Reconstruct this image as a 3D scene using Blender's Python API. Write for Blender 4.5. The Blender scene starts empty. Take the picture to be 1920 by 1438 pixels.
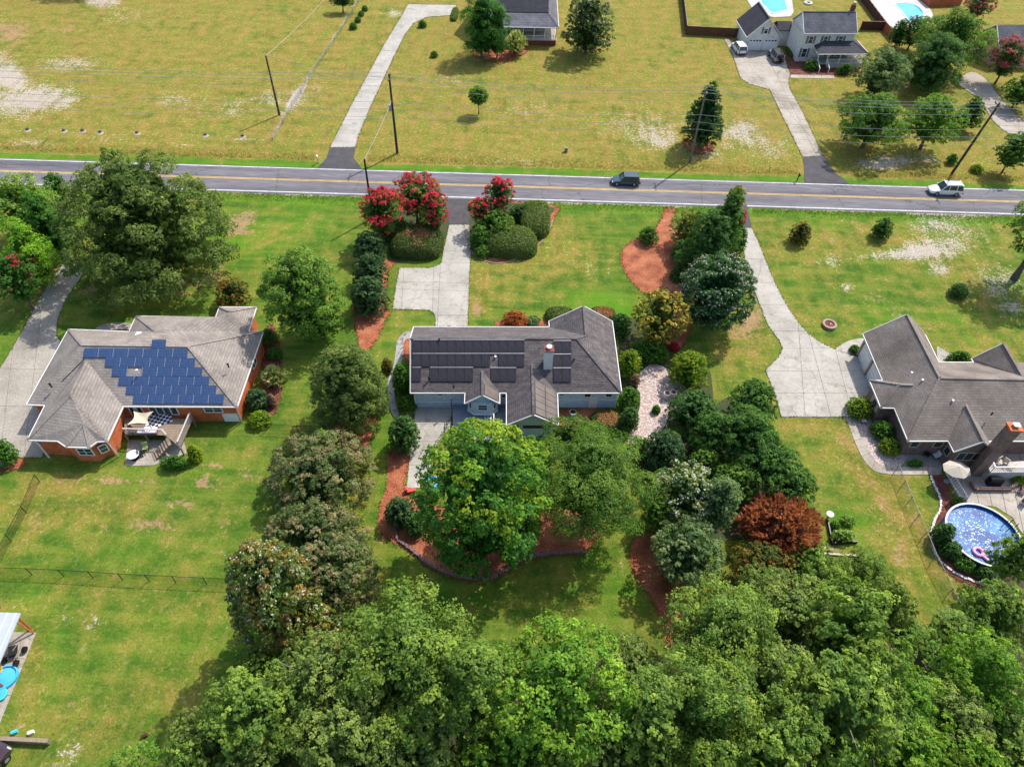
import bpy, bmesh, math, random
import numpy as np
from mathutils import Vector, Matrix
from mathutils.geometry import tessellate_polygon
rnd = random.Random(7); PI = math.pi
S = bpy.context.scene; C = S.collection
# ------------------------------------------------------------------ camera
F, CX, CY, CH = 1331., 960., 719., 62.
_n = np.array([915-CX, 1897-CY, F]); _n /= np.linalg.norm(_n)
_up = -_n; _f = np.array([0, 0, 1.]); _Y = _f-_up*_f.dot(_up); _Y /= np.linalg.norm(_Y); _X = np.cross(_Y, _up)
RM = np.stack([_X, _Y, _up])                      # world = RM @ camera(x right, y down, z forward)
cam = bpy.data.objects.new('camera', bpy.data.cameras.new('camera')); C.objects.link(cam); S.camera = cam
cam.data.sensor_width = 36; cam.data.lens = 36*F/1920; cam.data.clip_end = 6000; cam.data.clip_start = .5
B = RM @ np.diag([1., -1., -1.])
cam.matrix_world = Matrix([[*B[0], 0], [*B[1], 0], [*B[2], CH], [0, 0, 0, 1]])
# ------------------------------------------------------------------ world, sun, exposure
AZ, EL = math.radians(49.5), math.radians(51.5)   # sun azimuth from +x towards +y, elevation
w = bpy.data.worlds.new('World'); S.world = w; w.use_nodes = True
nt = w.node_tree; sky = nt.nodes.new('ShaderNodeTexSky'); sky.sky_type = 'NISHITA'; sky.sun_disc = False
sky.sun_elevation = EL; sky.sun_rotation = PI/2-AZ; sky.dust_density = 2.0
nt.links.new(sky.outputs[0], nt.nodes['Background'].inputs[0]); nt.nodes['Background'].inputs[1].default_value = .15
sl = bpy.data.lights.new('sun', 'SUN'); sl.energy = 3.1; sl.angle = math.radians(.6); sl.color = (1, .95, .87)
so = bpy.data.objects.new('sun', sl); C.objects.link(so)
sd = Vector((math.cos(AZ)*math.cos(EL), math.sin(AZ)*math.cos(EL), math.sin(EL)))
so.rotation_euler = sd.to_track_quat('Z', 'Y').to_euler(); so.location = (60, 60, 120)
S.view_settings.view_transform = 'Standard'; S.view_settings.look = 'None'; S.view_settings.exposure = .72
S.view_settings.gamma = 1
S.render.engine = 'CYCLES'
try:
    S.cycles.max_bounces = 5; S.cycles.transparent_max_bounces = 8; S.cycles.diffuse_bounces = 3
except Exception: pass
# ------------------------------------------------------------------ photograph point -> place in the world
def G(px, py, z=0.):
    d = RM @ np.array([px-CX, py-CY, F]); t = (z-CH)/d[2]; p = np.array([0, 0, CH])+d*t
    return Vector((p[0], p[1], z))
def ray(px, py): return Vector((0, 0, CH)), Vector(RM @ np.array([px-CX, py-CY, F])).normalized()
def on_plane(px, py, p0, n):
    o, d = ray(px, py); return o+d*((p0-o).dot(n)/d.dot(n))
def on_wall(px, py, a, b):
    n = Vector((-(b[1]-a[1]), b[0]-a[0], 0)); return on_plane(px, py, Vector((a[0], a[1], 0)), n)
def proj(P):
    c = (P-np.array([0, 0, CH])) @ RM; return CX+F*c[..., 0]/c[..., 2], CY+F*c[..., 1]/c[..., 2], c[..., 2]
def ZA(x, y, z=3.): return G(x/3.4286, 540+y/3.4286, z)
def ZB(x, y, z=3.): return G(680+x/3.692, 540+y/3.692, z)
def ZC(x, y, z=3.): return G(1520+x/4.23, 560+y/4.23, z)
def ZD(x, y, z=3.): return G(1340+x/6, y/6, z)
def ZE(x, y, z=3.): return G(840+x/5.647, y/5.647, z)
# ------------------------------------------------------------------ materials
def lin(h): return tuple(((v/255+.055)/1.055)**2.4 if v > 10 else v/255/12.92 for v in h)
MATS = {}
def mat(name, cols, scale=1., rough=.8, bump=0., detail=6., fine=0., fscale=None, metal=0., spec=.3, stretch=None, rows=0., cracks=0., stain=0):
    """noise-mixed colours; rows: thin course lines along z/slope; cracks: thin dark lines"""
    if name in MATS: return MATS[name]
    m = bpy.data.materials.new(name); m.use_nodes = True; MATS[name] = m; N = m.node_tree.nodes; L = m.node_tree.links
    b = N['Principled BSDF']; b.inputs['Roughness'].default_value = rough; b.inputs['Metallic'].default_value = metal
    b.inputs['Specular IOR Level'].default_value = spec
    tc = N.new('ShaderNodeTexCoord'); mp = N.new('ShaderNodeMapping'); L.new(tc.outputs['Object'], mp.inputs[0])
    if stretch: mp.inputs['Scale'].default_value = stretch
    no = N.new('ShaderNodeTexNoise'); no.inputs['Scale'].default_value = scale; no.inputs['Detail'].default_value = detail
    L.new(mp.outputs[0], no.inputs['Vector'])
    cr = N.new('ShaderNodeValToRGB'); e = cr.color_ramp.elements
    k = len(cols)
    e[0].position = .3; e[0].color = (*cols[0], 1); e[1].position = .7; e[1].color = (*cols[-1], 1)
    for i in range(1, k-1): q = e.new(.3+.4*i/(k-1)); q.color = (*cols[i], 1)
    L.new(no.outputs[0], cr.inputs[0]); out = cr.outputs[0]
    def mul(out, fac_socket, lo):
        mr = N.new('ShaderNodeMapRange'); mr.inputs['From Min'].default_value = .3; mr.inputs['From Max'].default_value = .7
        mr.inputs['To Min'].default_value = 1-lo; mr.inputs['To Max'].default_value = 1+lo; L.new(fac_socket, mr.inputs[0])
        v = N.new('ShaderNodeVectorMath'); v.operation = 'SCALE'; L.new(out, v.inputs[0]); L.new(mr.outputs[0], v.inputs['Scale']); return v.outputs[0]
    if fine:
        n2 = N.new('ShaderNodeTexNoise'); n2.inputs['Scale'].default_value = fscale or scale*14; n2.inputs['Detail'].default_value = 4
        L.new(mp.outputs[0], n2.inputs['Vector']); out = mul(out, n2.outputs[0], fine)
    if stain:
        ns_ = N.new('ShaderNodeTexNoise'); ns_.inputs['Scale'].default_value = .8; ns_.inputs['Detail'].default_value = 7; ns_.inputs['Roughness'].default_value = .7; L.new(tc.outputs['Object'], ns_.inputs['Vector'])
        mr = N.new('ShaderNodeMapRange'); mr.inputs['From Min'].default_value = .52; mr.inputs['From Max'].default_value = .7; mr.inputs['To Min'].default_value = 1.03; mr.inputs['To Max'].default_value = .7; L.new(ns_.outputs[0], mr.inputs[0])
        v = N.new('ShaderNodeVectorMath'); v.operation = 'SCALE'; L.new(out, v.inputs[0]); L.new(mr.outputs[0], v.inputs['Scale']); out = v.outputs[0]
    if rows:
        wv = N.new('ShaderNodeTexBrick'); wv.inputs['Scale'].default_value = 1; wv.inputs['Color1'].default_value = (.85, .85, .85, 1)
        wv.inputs['Color2'].default_value = (1.1, 1.1, 1.1, 1); wv.inputs['Mortar'].default_value = (.6, .6, .6, 1)
        wv.inputs['Mortar Size'].default_value = rows*.09; wv.inputs['Brick Width'].default_value = rows*2.6; wv.inputs['Row Height'].default_value = rows
        sp = N.new('ShaderNodeSeparateXYZ'); L.new(tc.outputs['Object'], sp.inputs[0]); ad = N.new('ShaderNodeMath'); ad.operation = 'ADD'
        L.new(sp.outputs[0], ad.inputs[0]); L.new(sp.outputs[1], ad.inputs[1]); cb = N.new('ShaderNodeCombineXYZ')
        L.new(ad.outputs[0], cb.inputs[0]); L.new(sp.outputs[2], cb.inputs[1]); L.new(cb.outputs[0], wv.inputs['Vector'])
        mx = N.new('ShaderNodeVectorMath'); mx.operation = 'MULTIPLY'; L.new(out, mx.inputs[0]); L.new(wv.outputs[0], mx.inputs[1]); out = mx.outputs[0]
    if cracks:
        vo = N.new('ShaderNodeTexVoronoi'); vo.feature = 'DISTANCE_TO_EDGE'; vo.inputs['Scale'].default_value = cracks
        n3 = N.new('ShaderNodeTexNoise'); n3.inputs['Scale'].default_value = 1.2; n3.inputs['Detail'].default_value = 5; L.new(tc.outputs['Object'], n3.inputs['Vector'])
        vm = N.new('ShaderNodeVectorMath'); vm.operation = 'SCALE'; vm.inputs['Scale'].default_value = 1.3; L.new(n3.outputs[1], vm.inputs[0])
        va = N.new('ShaderNodeVectorMath'); L.new(tc.outputs['Object'], va.inputs[0]); L.new(vm.outputs[0], va.inputs[1]); L.new(va.outputs[0], vo.inputs['Vector'])
        mr = N.new('ShaderNodeMapRange'); mr.inputs['From Max'].default_value = .006; mr.inputs['To Min'].default_value = .5; mr.inputs['To Max'].default_value = 1; L.new(vo.outputs['Distance'], mr.inputs[0])
        v = N.new('ShaderNodeVectorMath'); v.operation = 'SCALE'; L.new(out, v.inputs[0]); L.new(mr.outputs[0], v.inputs['Scale']); out = v.outputs[0]
    L.new(out, b.inputs['Base Color'])
    if bump:
        bp = N.new('ShaderNodeBump'); bp.inputs['Strength'].default_value = bump; bp.inputs['Distance'].default_value = .05
        n4 = N.new('ShaderNodeTexNoise'); n4.inputs['Scale'].default_value = fscale or scale*14; n4.inputs['Detail'].default_value = 5; L.new(mp.outputs[0], n4.inputs['Vector'])
        L.new(n4.outputs[0], bp.inputs['Height']); L.new(bp.outputs[0], b.inputs['Normal'])
    return m
def leafmat(name, gloss=.6, trans=.32):
    if name in MATS: return MATS[name]
    m = bpy.data.materials.new(name); m.use_nodes = True; MATS[name] = m; N = m.node_tree.nodes; L = m.node_tree.links
    b = N['Principled BSDF']; b.inputs['Roughness'].default_value = gloss; b.inputs['Specular IOR Level'].default_value = .16 if gloss > .5 else .4
    a = N.new('ShaderNodeAttribute'); a.attribute_name = 'tint'; L.new(a.outputs[0], b.inputs['Base Color'])
    t = N.new('ShaderNodeBsdfTranslucent'); sc = N.new('ShaderNodeVectorMath'); sc.operation = 'MULTIPLY'; sc.inputs[1].default_value = (1.5, 1.6, .7)
    L.new(a.outputs[0], sc.inputs[0]); L.new(sc.outputs[0], t.inputs[0])
    mx = N.new('ShaderNodeMixShader'); mx.inputs[0].default_value = trans; L.new(b.outputs[0], mx.inputs[1]); L.new(t.outputs[0], mx.inputs[2])
    L.new(mx.outputs[0], N['Material Output'].inputs[0]); return m
M = lambda n: MATS[n]
mat('asphalt', [(.1, .095, .105), (.14, .132, .145), (.185, .175, .185)], .3, .85, .2, fine=.3, fscale=3.5, stretch=(.12, 1.6, 1), cracks=.07)
mat('asphalt_new', [(.055, .05, .055), (.085, .08, .085)], .8, .85, .3, fine=.2, fscale=14)
mat('paint_white', [(.5, .5, .49), (.74, .74, .72)], .8, .7, fine=.25, fscale=5)
mat('paint_yellow', [(.5, .32, .08), (.68, .44, .1)], .8, .7, fine=.25, fscale=5)
mat('concrete', [(.3, .275, .235), (.37, .345, .3), (.42, .39, .34)], .28, .85, .15, fine=.1, fscale=3, cracks=.16, stain=1)
mat('concrete_warm', [(.25, .21, .165), (.35, .305, .25), (.41, .365, .305)], .26, .85, .15, fine=.12, fscale=3, cracks=.14, stain=1)
mat('concrete_old', [(.25, .22, .18), (.33, .295, .245), (.4, .36, .3)], .3, .9, .2, fine=.2, fscale=5)
mat('joint', [(.07, .065, .055), (.1, .09, .07)], 2, .9)
mat('mulch', [(.17, .055, .028), (.33, .105, .05), (.42, .165, .085)], .55, .95, .9, detail=9., fine=.6, fscale=8)
mat('mulch_dark', [(.08, .028, .02), (.15, .05, .035), (.22, .08, .05)], 1.2, .95, .8, fine=.5, fscale=10)
mat('gravel', [(.33, .22, .18), (.45, .35, .31), (.58, .5, .47)], 3, .95, .9, fine=.6, fscale=11)
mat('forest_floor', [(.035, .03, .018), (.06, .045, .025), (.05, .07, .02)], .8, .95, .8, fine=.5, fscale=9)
mat('shingle_grey', [(.22, .19, .165), (.27, .235, .205), (.32, .28, .245)], .5, .9, .25, fine=.16, fscale=9, rows=.14)
mat('shingle_charcoal', [(.08, .069, .07), (.112, .097, .096), (.155, .133, .128)], .9, .85, .3, fine=.4, fscale=5, rows=.14, stretch=(.6, 2, 2))
mat('shingle_brown', [(.15, .124, .106), (.21, .176, .15), (.27, .23, .197)], .35, .9, .3, fine=.2, fscale=9, rows=.14)
mat('shingle_blue', [(.09, .09, .105), (.115, .115, .135), (.14, .14, .16)], .6, .9, .2, fine=.25, fscale=5, rows=.2)
mat('shingle_navy', [(.045, .045, .055), (.06, .06, .072)], .6, .9, .2, fine=.25, fscale=5, rows=.2)
mat('brick_orange', [(.46, .11, .035), (.58, .155, .055), (.66, .2, .08)], 1.2, .85, .2, fine=.2, fscale=9, rows=.09)
mat('brick_brown', [(.16, .1, .085), (.22, .15, .125), (.28, .19, .16)], 1.5, .9, .2, fine=.3, fscale=10, rows=.09)
mat('brick_red', [(.2, .055, .04), (.28, .08, .055)], 1.5, .9, .2, fine=.2, rows=.09)
mat('siding_blue', [(.5, .64, .77), (.54, .69, .82)], .6, .6, fine=.05, rows=.16)
mat('siding_white', [(.74, .71, .65), (.8, .78, .72)], .6, .6, fine=.05, rows=.18)
mat('siding_pink', [(.5, .3, .22), (.58, .37, .28)], .6, .7, fine=.05, rows=.16)
mat('trim_white', [(.7, .69, .67), (.8, .79, .77)], 2, .5, fine=.06)
mat('trim_tan', [(.42, .34, .26), (.5, .42, .33)], 2, .6, fine=.06)
mat('glass', [(.02, .03, .035), (.05, .07, .08)], .8, .08, spec=.8)
mat('panel_black', [(.026, .021, .024), (.042, .034, .036)], 1.2, .25, spec=.6, fine=.2, fscale=3)
mat('panel_rail', [(.3, .3, .34), (.4, .4, .44)], 1, .4, metal=.5)
mat('deck_grey', [(.2, .22, .27), (.26, .28, .33)], .8, .7, fine=.12, fscale=8, stretch=(1, 6, 1))
mat('deck_wood', [(.22, .16, .11), (.3, .23, .17)], 1, .8, fine=.2, fscale=8, stretch=(6, 1, 1))
mat('deck_pale', [(.42, .37, .33), (.52, .47, .42)], .8, .8, fine=.15, fscale=6, stretch=(6, 1, 1))
mat('wood_brown', [(.06, .02, .016), (.1, .035, .026)], 2, .85, fine=.3, fscale=8)
mat('wood_orange', [(.34, .1, .045), (.44, .14, .06)], 2, .85, fine=.2, fscale=8)
mat('pole_wood', [(.04, .033, .03), (.075, .06, .05)], 2, .9, fine=.3)
mat('pole_grey', [(.13, .11, .09), (.2, .17, .14)], 2, .9, fine=.3)
mat('bark', [(.07, .055, .045), (.14, .115, .095)], 3, .95, .5, fine=.3)
mat('bark_pale', [(.24, .2, .17), (.36, .31, .27)], 3, .9, .4, fine=.3)
mat('metal_black', [(.012, .012, .014), (.022, .022, .025)], 2, .4, metal=.3)
mat('metal_grey', [(.32, .34, .35), (.42, .44, .45)], 2, .4, metal=.6)
mat('fence_wire', [(.2, .2, .2), (.26, .26, .26)], 2, .6)
mat('stone_path', [(.2, .2, .2), (.32, .31, .3), (.42, .4, .38)], 2.5, .9, .4, fine=.3)
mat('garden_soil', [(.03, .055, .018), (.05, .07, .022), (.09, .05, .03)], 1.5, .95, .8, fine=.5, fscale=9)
mat('wire', [(.3, .3, .31), (.4, .4, .41)], 2, .5, metal=.2)
mat('metal_roof', [(.55, .58, .62), (.66, .69, .72)], .5, .35, metal=.4, fine=.04)
mat('stone_white', [(.5, .48, .44), (.68, .66, .62)], 3, .9, .4, fine=.2)
mat('edge_purple', [(.16, .1, .1), (.24, .16, .16)], 3, .9, .4, fine=.2)
mat('terracotta', [(.3, .2, .15), (.4, .28, .22)], 3, .9, .2, fine=.15)
mat('rubber', [(.012, .012, .012), (.02, .02, .02)], 3, .9)
mat('car_blue', [(.025, .06, .085), (.03, .07, .1)], 1, .25, spec=.7)
mat('car_white', [(.66, .66, .66), (.72, .72, .72)], 1, .25, spec=.7)
mat('car_dark', [(.03, .02, .022), (.05, .03, .035)], 1, .25, spec=.7)
mat('light_red', [(.5, .02, .02), (.6, .04, .03)], 1, .3)
mat('light_clear', [(.6, .6, .58), (.7, .7, .68)], 1, .2)
mat('cloth_tan', [(.68, .56, .36), (.74, .62, .42)], 1, .9)
mat('cloth_beige', [(.44, .38, .31), (.5, .44, .36)], 1, .9, fine=.08)
mat('cloth_white', [(.72, .68, .78), (.8, .78, .84)], 1, .9)
mat('cloth_brown', [(.12, .06, .06), (.2, .1, .1)], 1, .9, fine=.2)
mat('pink', [(.7, .28, .5), (.78, .36, .58)], 1, .4)
mat('red_plastic', [(.6, .06, .05), (.7, .1, .08)], 1, .4)
mat('blue_plastic', [(.05, .38, .72), (.1, .5, .8)], 1, .4)
mat('aqua_plastic', [(.03, .5, .6), (.1, .6, .68)], 1, .4)
mat('yellow_plastic', [(.8, .42, .02), (.85, .5, .04)], 1, .4)
mat('green_plastic', [(.3, .42, .12), (.4, .5, .18)], 1, .5)
mat('green_metal', [(.1, .18, .16), (.16, .26, .24)], 1, .5, metal=.2)
mat('pool_water', [(.02, .33, .55), (.05, .5, .68)], .4, .05, spec=.6, fine=.06, fscale=3)
mat('pool_blue', [(.008, .045, .19), (.02, .11, .32), (.08, .25, .46)], .5, .05, .15, spec=.5, fine=.15, fscale=2.5)
mat('pool_liner', [(.01, .05, .25), (.02, .08, .32)], 1, .4)
mat('pool_deck', [(.42, .39, .37), (.52, .49, .47)], .5, .8, fine=.08)
leafmat('foliage'); leafmat('foliage_glossy', .38, .22); leafmat('petals', .6, .3)
# blue crystalline panel: cell grid from its own coordinates
def panel_blue():
    m = bpy.data.materials.new('panel_blue'); m.use_nodes = True; MATS['panel_blue'] = m; N = m.node_tree.nodes; L = m.node_tree.links
    b = N['Principled BSDF']; b.inputs['Roughness'].default_value = .2
    tc = N.new('ShaderNodeTexCoord'); br = N.new('ShaderNodeTexBrick'); br.offset = 0; L.new(tc.outputs['Object'], br.inputs['Vector'])
    br.inputs['Scale'].default_value = 1; br.inputs['Brick Width'].default_value = .165; br.inputs['Row Height'].default_value = .17
    br.inputs['Mortar Size'].default_value = .012; br.inputs['Mortar'].default_value = (.1, .15, .28, 1)
    br.inputs['Color1'].default_value = (.016, .04, .105, 1); br.inputs['Color2'].default_value = (.028, .062, .15, 1)
    L.new(br.outputs[0], b.inputs['Base Color'])
panel_blue()
# ------------------------------------------------------------------ object helpers
Wm = {}
def link(o, parent=None, world=None):
    C.objects.link(o); world = world or Matrix.Identity(4)
    if parent: o.parent = parent; o.matrix_local = Wm[parent.name].inverted() @ world
    else: o.matrix_world = world; o.matrix_basis = world
    Wm[o.name] = world; return o
def thing(name, label, cat, loc=(0, 0, 0), rz=0., group=None, kind=None):
    o = bpy.data.objects.new(name, None); o.empty_display_size = .5
    link(o, None, Matrix.Translation(Vector(loc)) @ Matrix.Rotation(rz, 4, 'Z')); return tag(o, label, cat, group, kind)
def tag(o, label=None, cat=None, group=None, kind=None):
    if label: o['label'] = label
    if cat: o['category'] = cat
    if group: o['group'] = group
    if kind: o['kind'] = kind
    return o
VAR = {}
def mesh_obj(name, me, m, parent=None, world=None):
    want = MATS[m] if isinstance(m, str) else m
    if want and me.materials and me.materials[0] != want:        # same shape in another material
        key = (me.name, want.name)
        if key not in VAR: c = me.copy(); c.materials.clear(); c.materials.append(want); VAR[key] = c
        me = VAR[key]
    if m and not me.materials: me.materials.append(MATS[m] if isinstance(m, str) else m)
    return link(bpy.data.objects.new(name, me), parent, world)
class MB:
    def __init__(s): s.v = []; s.f = []
    def add(s, vs, fs):
        k = len(s.v); s.v += [tuple(p) for p in vs]; s.f += [tuple(i+k for i in f) for f in fs]; return s
    def box(s, cx, cy, cz, sx, sy, sz, rz=0.):
        c, n = math.cos(rz), math.sin(rz); vs = []
        for z in (-.5, .5):
            for x, y in ((-.5, -.5), (.5, -.5), (.5, .5), (-.5, .5)):
                X, Y = x*sx, y*sy; vs.append((cx+X*c-Y*n, cy+X*n+Y*c, cz+z*sz))
        return s.add(vs, [(3, 2, 1, 0), (4, 5, 6, 7), (0, 1, 5, 4), (1, 2, 6, 5), (2, 3, 7, 6), (3, 0, 4, 7)])
    def bar(s, a, b, wd=.1, ht=None):
        a, b = Vector(a), Vector(b); d = (b-a)
        if d.length < 1e-5: return s
        d.normalize(); ht = ht or wd
        r = d.cross(Vector((0, 0, 1))); r = r.normalized() if r.length > .01 else Vector((1, 0, 0)); u = r.cross(d)
        vs = [p+r*x*wd+u*y*ht for p in (a, b) for x, y in ((-.5, -.5), (.5, -.5), (.5, .5), (-.5, .5))]
        return s.add(vs, [(3, 2, 1, 0), (4, 5, 6, 7), (0, 1, 5, 4), (1, 2, 6, 5), (2, 3, 7, 6), (3, 0, 4, 7)])
    def tube(s, pts, rs, n=8, cap=True):
        k0 = len(s.v); pts = [Vector(p) for p in pts]
        for i, p in enumerate(pts):
            d = (pts[min(i+1, len(pts)-1)]-pts[max(i-1, 0)]).normalized()
            r = d.cross(Vector((0, 0, 1))) if abs(d.z) < .95 else d.cross(Vector((0, 1, 0))); r.normalize(); u = r.cross(d)
            for j in range(n):
                a = 2*PI*j/n; s.v.append(tuple(p+(r*math.cos(a)+u*math.sin(a))*rs[i]))
        for i in range(len(pts)-1):
            for j in range(n): s.f.append((k0+i*n+j, k0+i*n+(j+1) % n, k0+(i+1)*n+(j+1) % n, k0+(i+1)*n+j))
        if cap: s.f.append(tuple(k0+j for j in range(n))[::-1]); s.f.append(tuple(k0+(len(pts)-1)*n+j for j in range(n)))
        return s
    def cyl(s, x, y, z0, z1, r, n=16, r2=None): return s.tube([(x, y, z0), (x, y, z1)], [r, r2 if r2 is not None else r], n)
    def prism(s, poly, z0, z1):
        """poly: xy points; z1 top"""
        n = len(poly); a = sum(poly[i][0]*poly[(i+1) % n][1]-poly[(i+1) % n][0]*poly[i][1] for i in range(n))
        if a < 0: poly = poly[::-1]
        k = len(s.v); s.v += [(p[0], p[1], z0) for p in poly]+[(p[0], p[1], z1) for p in poly]
        for t in tessellate_polygon([[Vector((p[0], p[1], 0)) for p in poly]]):
            p = [Vector((poly[i][0], poly[i][1])) for i in t]; cr = (p[1]-p[0]).cross(p[2]-p[0]); t = t if cr > 0 else t[::-1]
            s.f.append(tuple(k+n+i for i in t)); s.f.append(tuple(k+i for i in t[::-1]))
        for i in range(n): j = (i+1) % n; s.f.append((k+i, k+j, k+n+j, k+n+i))
        return s
    def plate(s, pts, th=.16):
        """polygon in 3-D made into a plate of thickness th below it"""
        pts = [Vector(p) for p in pts]; n = len(pts)
        nz = sum(pts[i].x*pts[(i+1) % n].y-pts[(i+1) % n].x*pts[i].y for i in range(n))
        if nz < 0: pts = pts[::-1]
        k = len(s.v); s.v += [tuple(p) for p in pts]+[(p.x, p.y, p.z-th) for p in pts]
        for t in tessellate_polygon([[Vector((p.x, p.y, 0)) for p in pts]]):
            q = [Vector((pts[i].x, pts[i].y)) for i in t]; cr = (q[1]-q[0]).cross(q[2]-q[0]); t = t if cr > 0 else t[::-1]
            s.f.append(tuple(k+i for i in t)); s.f.append(tuple(k+n+i for i in t[::-1]))
        for i in range(n): j = (i+1) % n; s.f.append((k+i, k+n+i, k+n+j, k+j))
        return s
    def mesh(s, name, smooth=False):
        me = bpy.data.meshes.new(name); me.from_pydata(s.v, [], s.f)
        if smooth: me.polygons.foreach_set('use_smooth', [True]*len(me.polygons))
        me.update(); return me
    def build(s, name, m, parent=None, world=None, smooth=False): return mesh_obj(name, s.mesh(name, smooth), m, parent, world)
def spline(pts, per=6, closed=True):
    P = [Vector((p[0], p[1])) for p in pts]; n = len(P); out = []
    for i in range(n if closed else n-1):
        g = (lambda k: P[k % n]) if closed else (lambda k: P[max(0, min(n-1, k))])
        a, b, c, d = g(i-1), g(i), g(i+1), g(i+2)
        for j in range(per):
            t = j/per; out.append(.5*((2*b)+(c-a)*t+(2*a-5*b+4*c-d)*t*t+(3*b-a-3*c+d)*t**3))
    if not closed: out.append(P[-1])
    return out
def gp(pts, z=0.): return [G(x, y, z).xy for x, y in pts]
EDGES = {'mulch_bed': [], 'driveway': []}
def sheet(name, poly, z, m, parent=None, kind='structure', lab=None):
    if name in EDGES and m != 'garden_soil': EDGES[name].append([Vector(p[:2]) for p in poly])
    return tag(MB().prism(poly, z-.03, z).build(name, m, parent), kind=None if parent else kind, label=lab)
def clip(poly, p, n):                              # keep side (q-p).n >= 0
    out = []
    for i in range(len(poly)):
        a, b = poly[i], poly[(i+1) % len(poly)]; da, db = (a-p).dot(n), (b-p).dot(n)
        if da >= 0: out.append(a)
        if da*db < 0: out.append(a+(b-a)*(da/(da-db)))
    return out
def area(p): return abs(sum(p[i].x*p[(i+1) % len(p)].y-p[(i+1) % len(p)].x*p[i].y for i in range(len(p))))/2
def slabs(name, poly, lines, m, z=.05, gap=.035):
    """a paved surface: dark bed with the slabs (children) between joints; lines: (a,b) photo points"""
    root = sheet(name, poly, .018, 'joint'); cells = [poly]
    for a, b in lines:
        a, b = G(*a).xy, G(*b).xy; n = Vector((-(b-a).y, (b-a).x)).normalized(); new = []
        for c in cells:
            for s in (1, -1):
                q = clip(c, a+n*s*gap/2, n*s)
                if len(q) > 2 and area(q) > .15: new.append(q)
        cells = new
    for c in cells: MB().prism(c, .019, z+rnd.uniform(-.008, .008)).build('slab', m, root)
    return root
# ------------------------------------------------------------------ foliage
def quads(name, V, col):
    """V: (n,4,3) quads, col (n,3)"""
    n = len(V); me = bpy.data.meshes.new(name); me.vertices.add(n*4); me.loops.add(n*4); me.polygons.add(n)
    me.vertices.foreach_set('co', V.reshape(-1).astype(np.float32)); me.loops.foreach_set('vertex_index', np.arange(n*4, dtype=np.int32))
    me.polygons.foreach_set('loop_start', np.arange(0, n*4, 4, dtype=np.int32))
    try: me.polygons.foreach_set('loop_total', np.full(n, 4, dtype=np.int32))
    except Exception: pass
    me.update(calc_edges=True)
    a = me.attributes.new('tint', 'FLOAT_COLOR', 'POINT'); c = np.ones((n*4, 4), np.float32); c[:, :3] = np.repeat(col, 4, 0)
    a.data.foreach_set('color', c.reshape(-1)); return me
def leaves(P, Nn, size, asp, R, droop=None):
    n = len(P); Nn = Nn/np.linalg.norm(Nn, axis=1, keepdims=True)
    t = R.normal(size=(n, 3)) if droop is None else droop+R.normal(size=(n, 3))*.25
    t -= Nn*(t*Nn).sum(1, keepdims=True); t /= np.linalg.norm(t, axis=1, keepdims=True)+1e-9; s = np.cross(Nn, t)
    L = (size*R.uniform(.6, 1.35, n))[:, None]; w_ = L/asp; lift = Nn*L*.14
    return np.stack([P-t*L*.5, P+s*w_*.5+lift, P+t*L*.5, P-s*w_*.5+lift], 1)
LB = np.array([1.72, 1.6, 1.12])
ENV = {'ellip': lambda t: np.sqrt(np.clip(1-(2*t-1)**2, .0, 1)), 'cone': lambda t: np.clip((1-t), 0, 1)**.5*np.clip(t*6+.45, 0, 1),
       'column': lambda t: np.clip(1-np.abs(2*t-1)**3.2, 0, 1)**.5*(1-.35*t), 'dome': lambda t: np.clip(1-t**2.4, 0, 1)**.5*np.clip(t*4+.6, 0, 1),
       'umbel': lambda t: np.clip(1-(2*t-1)**2, 0, 1)**.5, 'vase': lambda t: np.clip(1-(2*t-1)**2, 0, 1)**.45*(.55+.6*t)}
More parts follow.
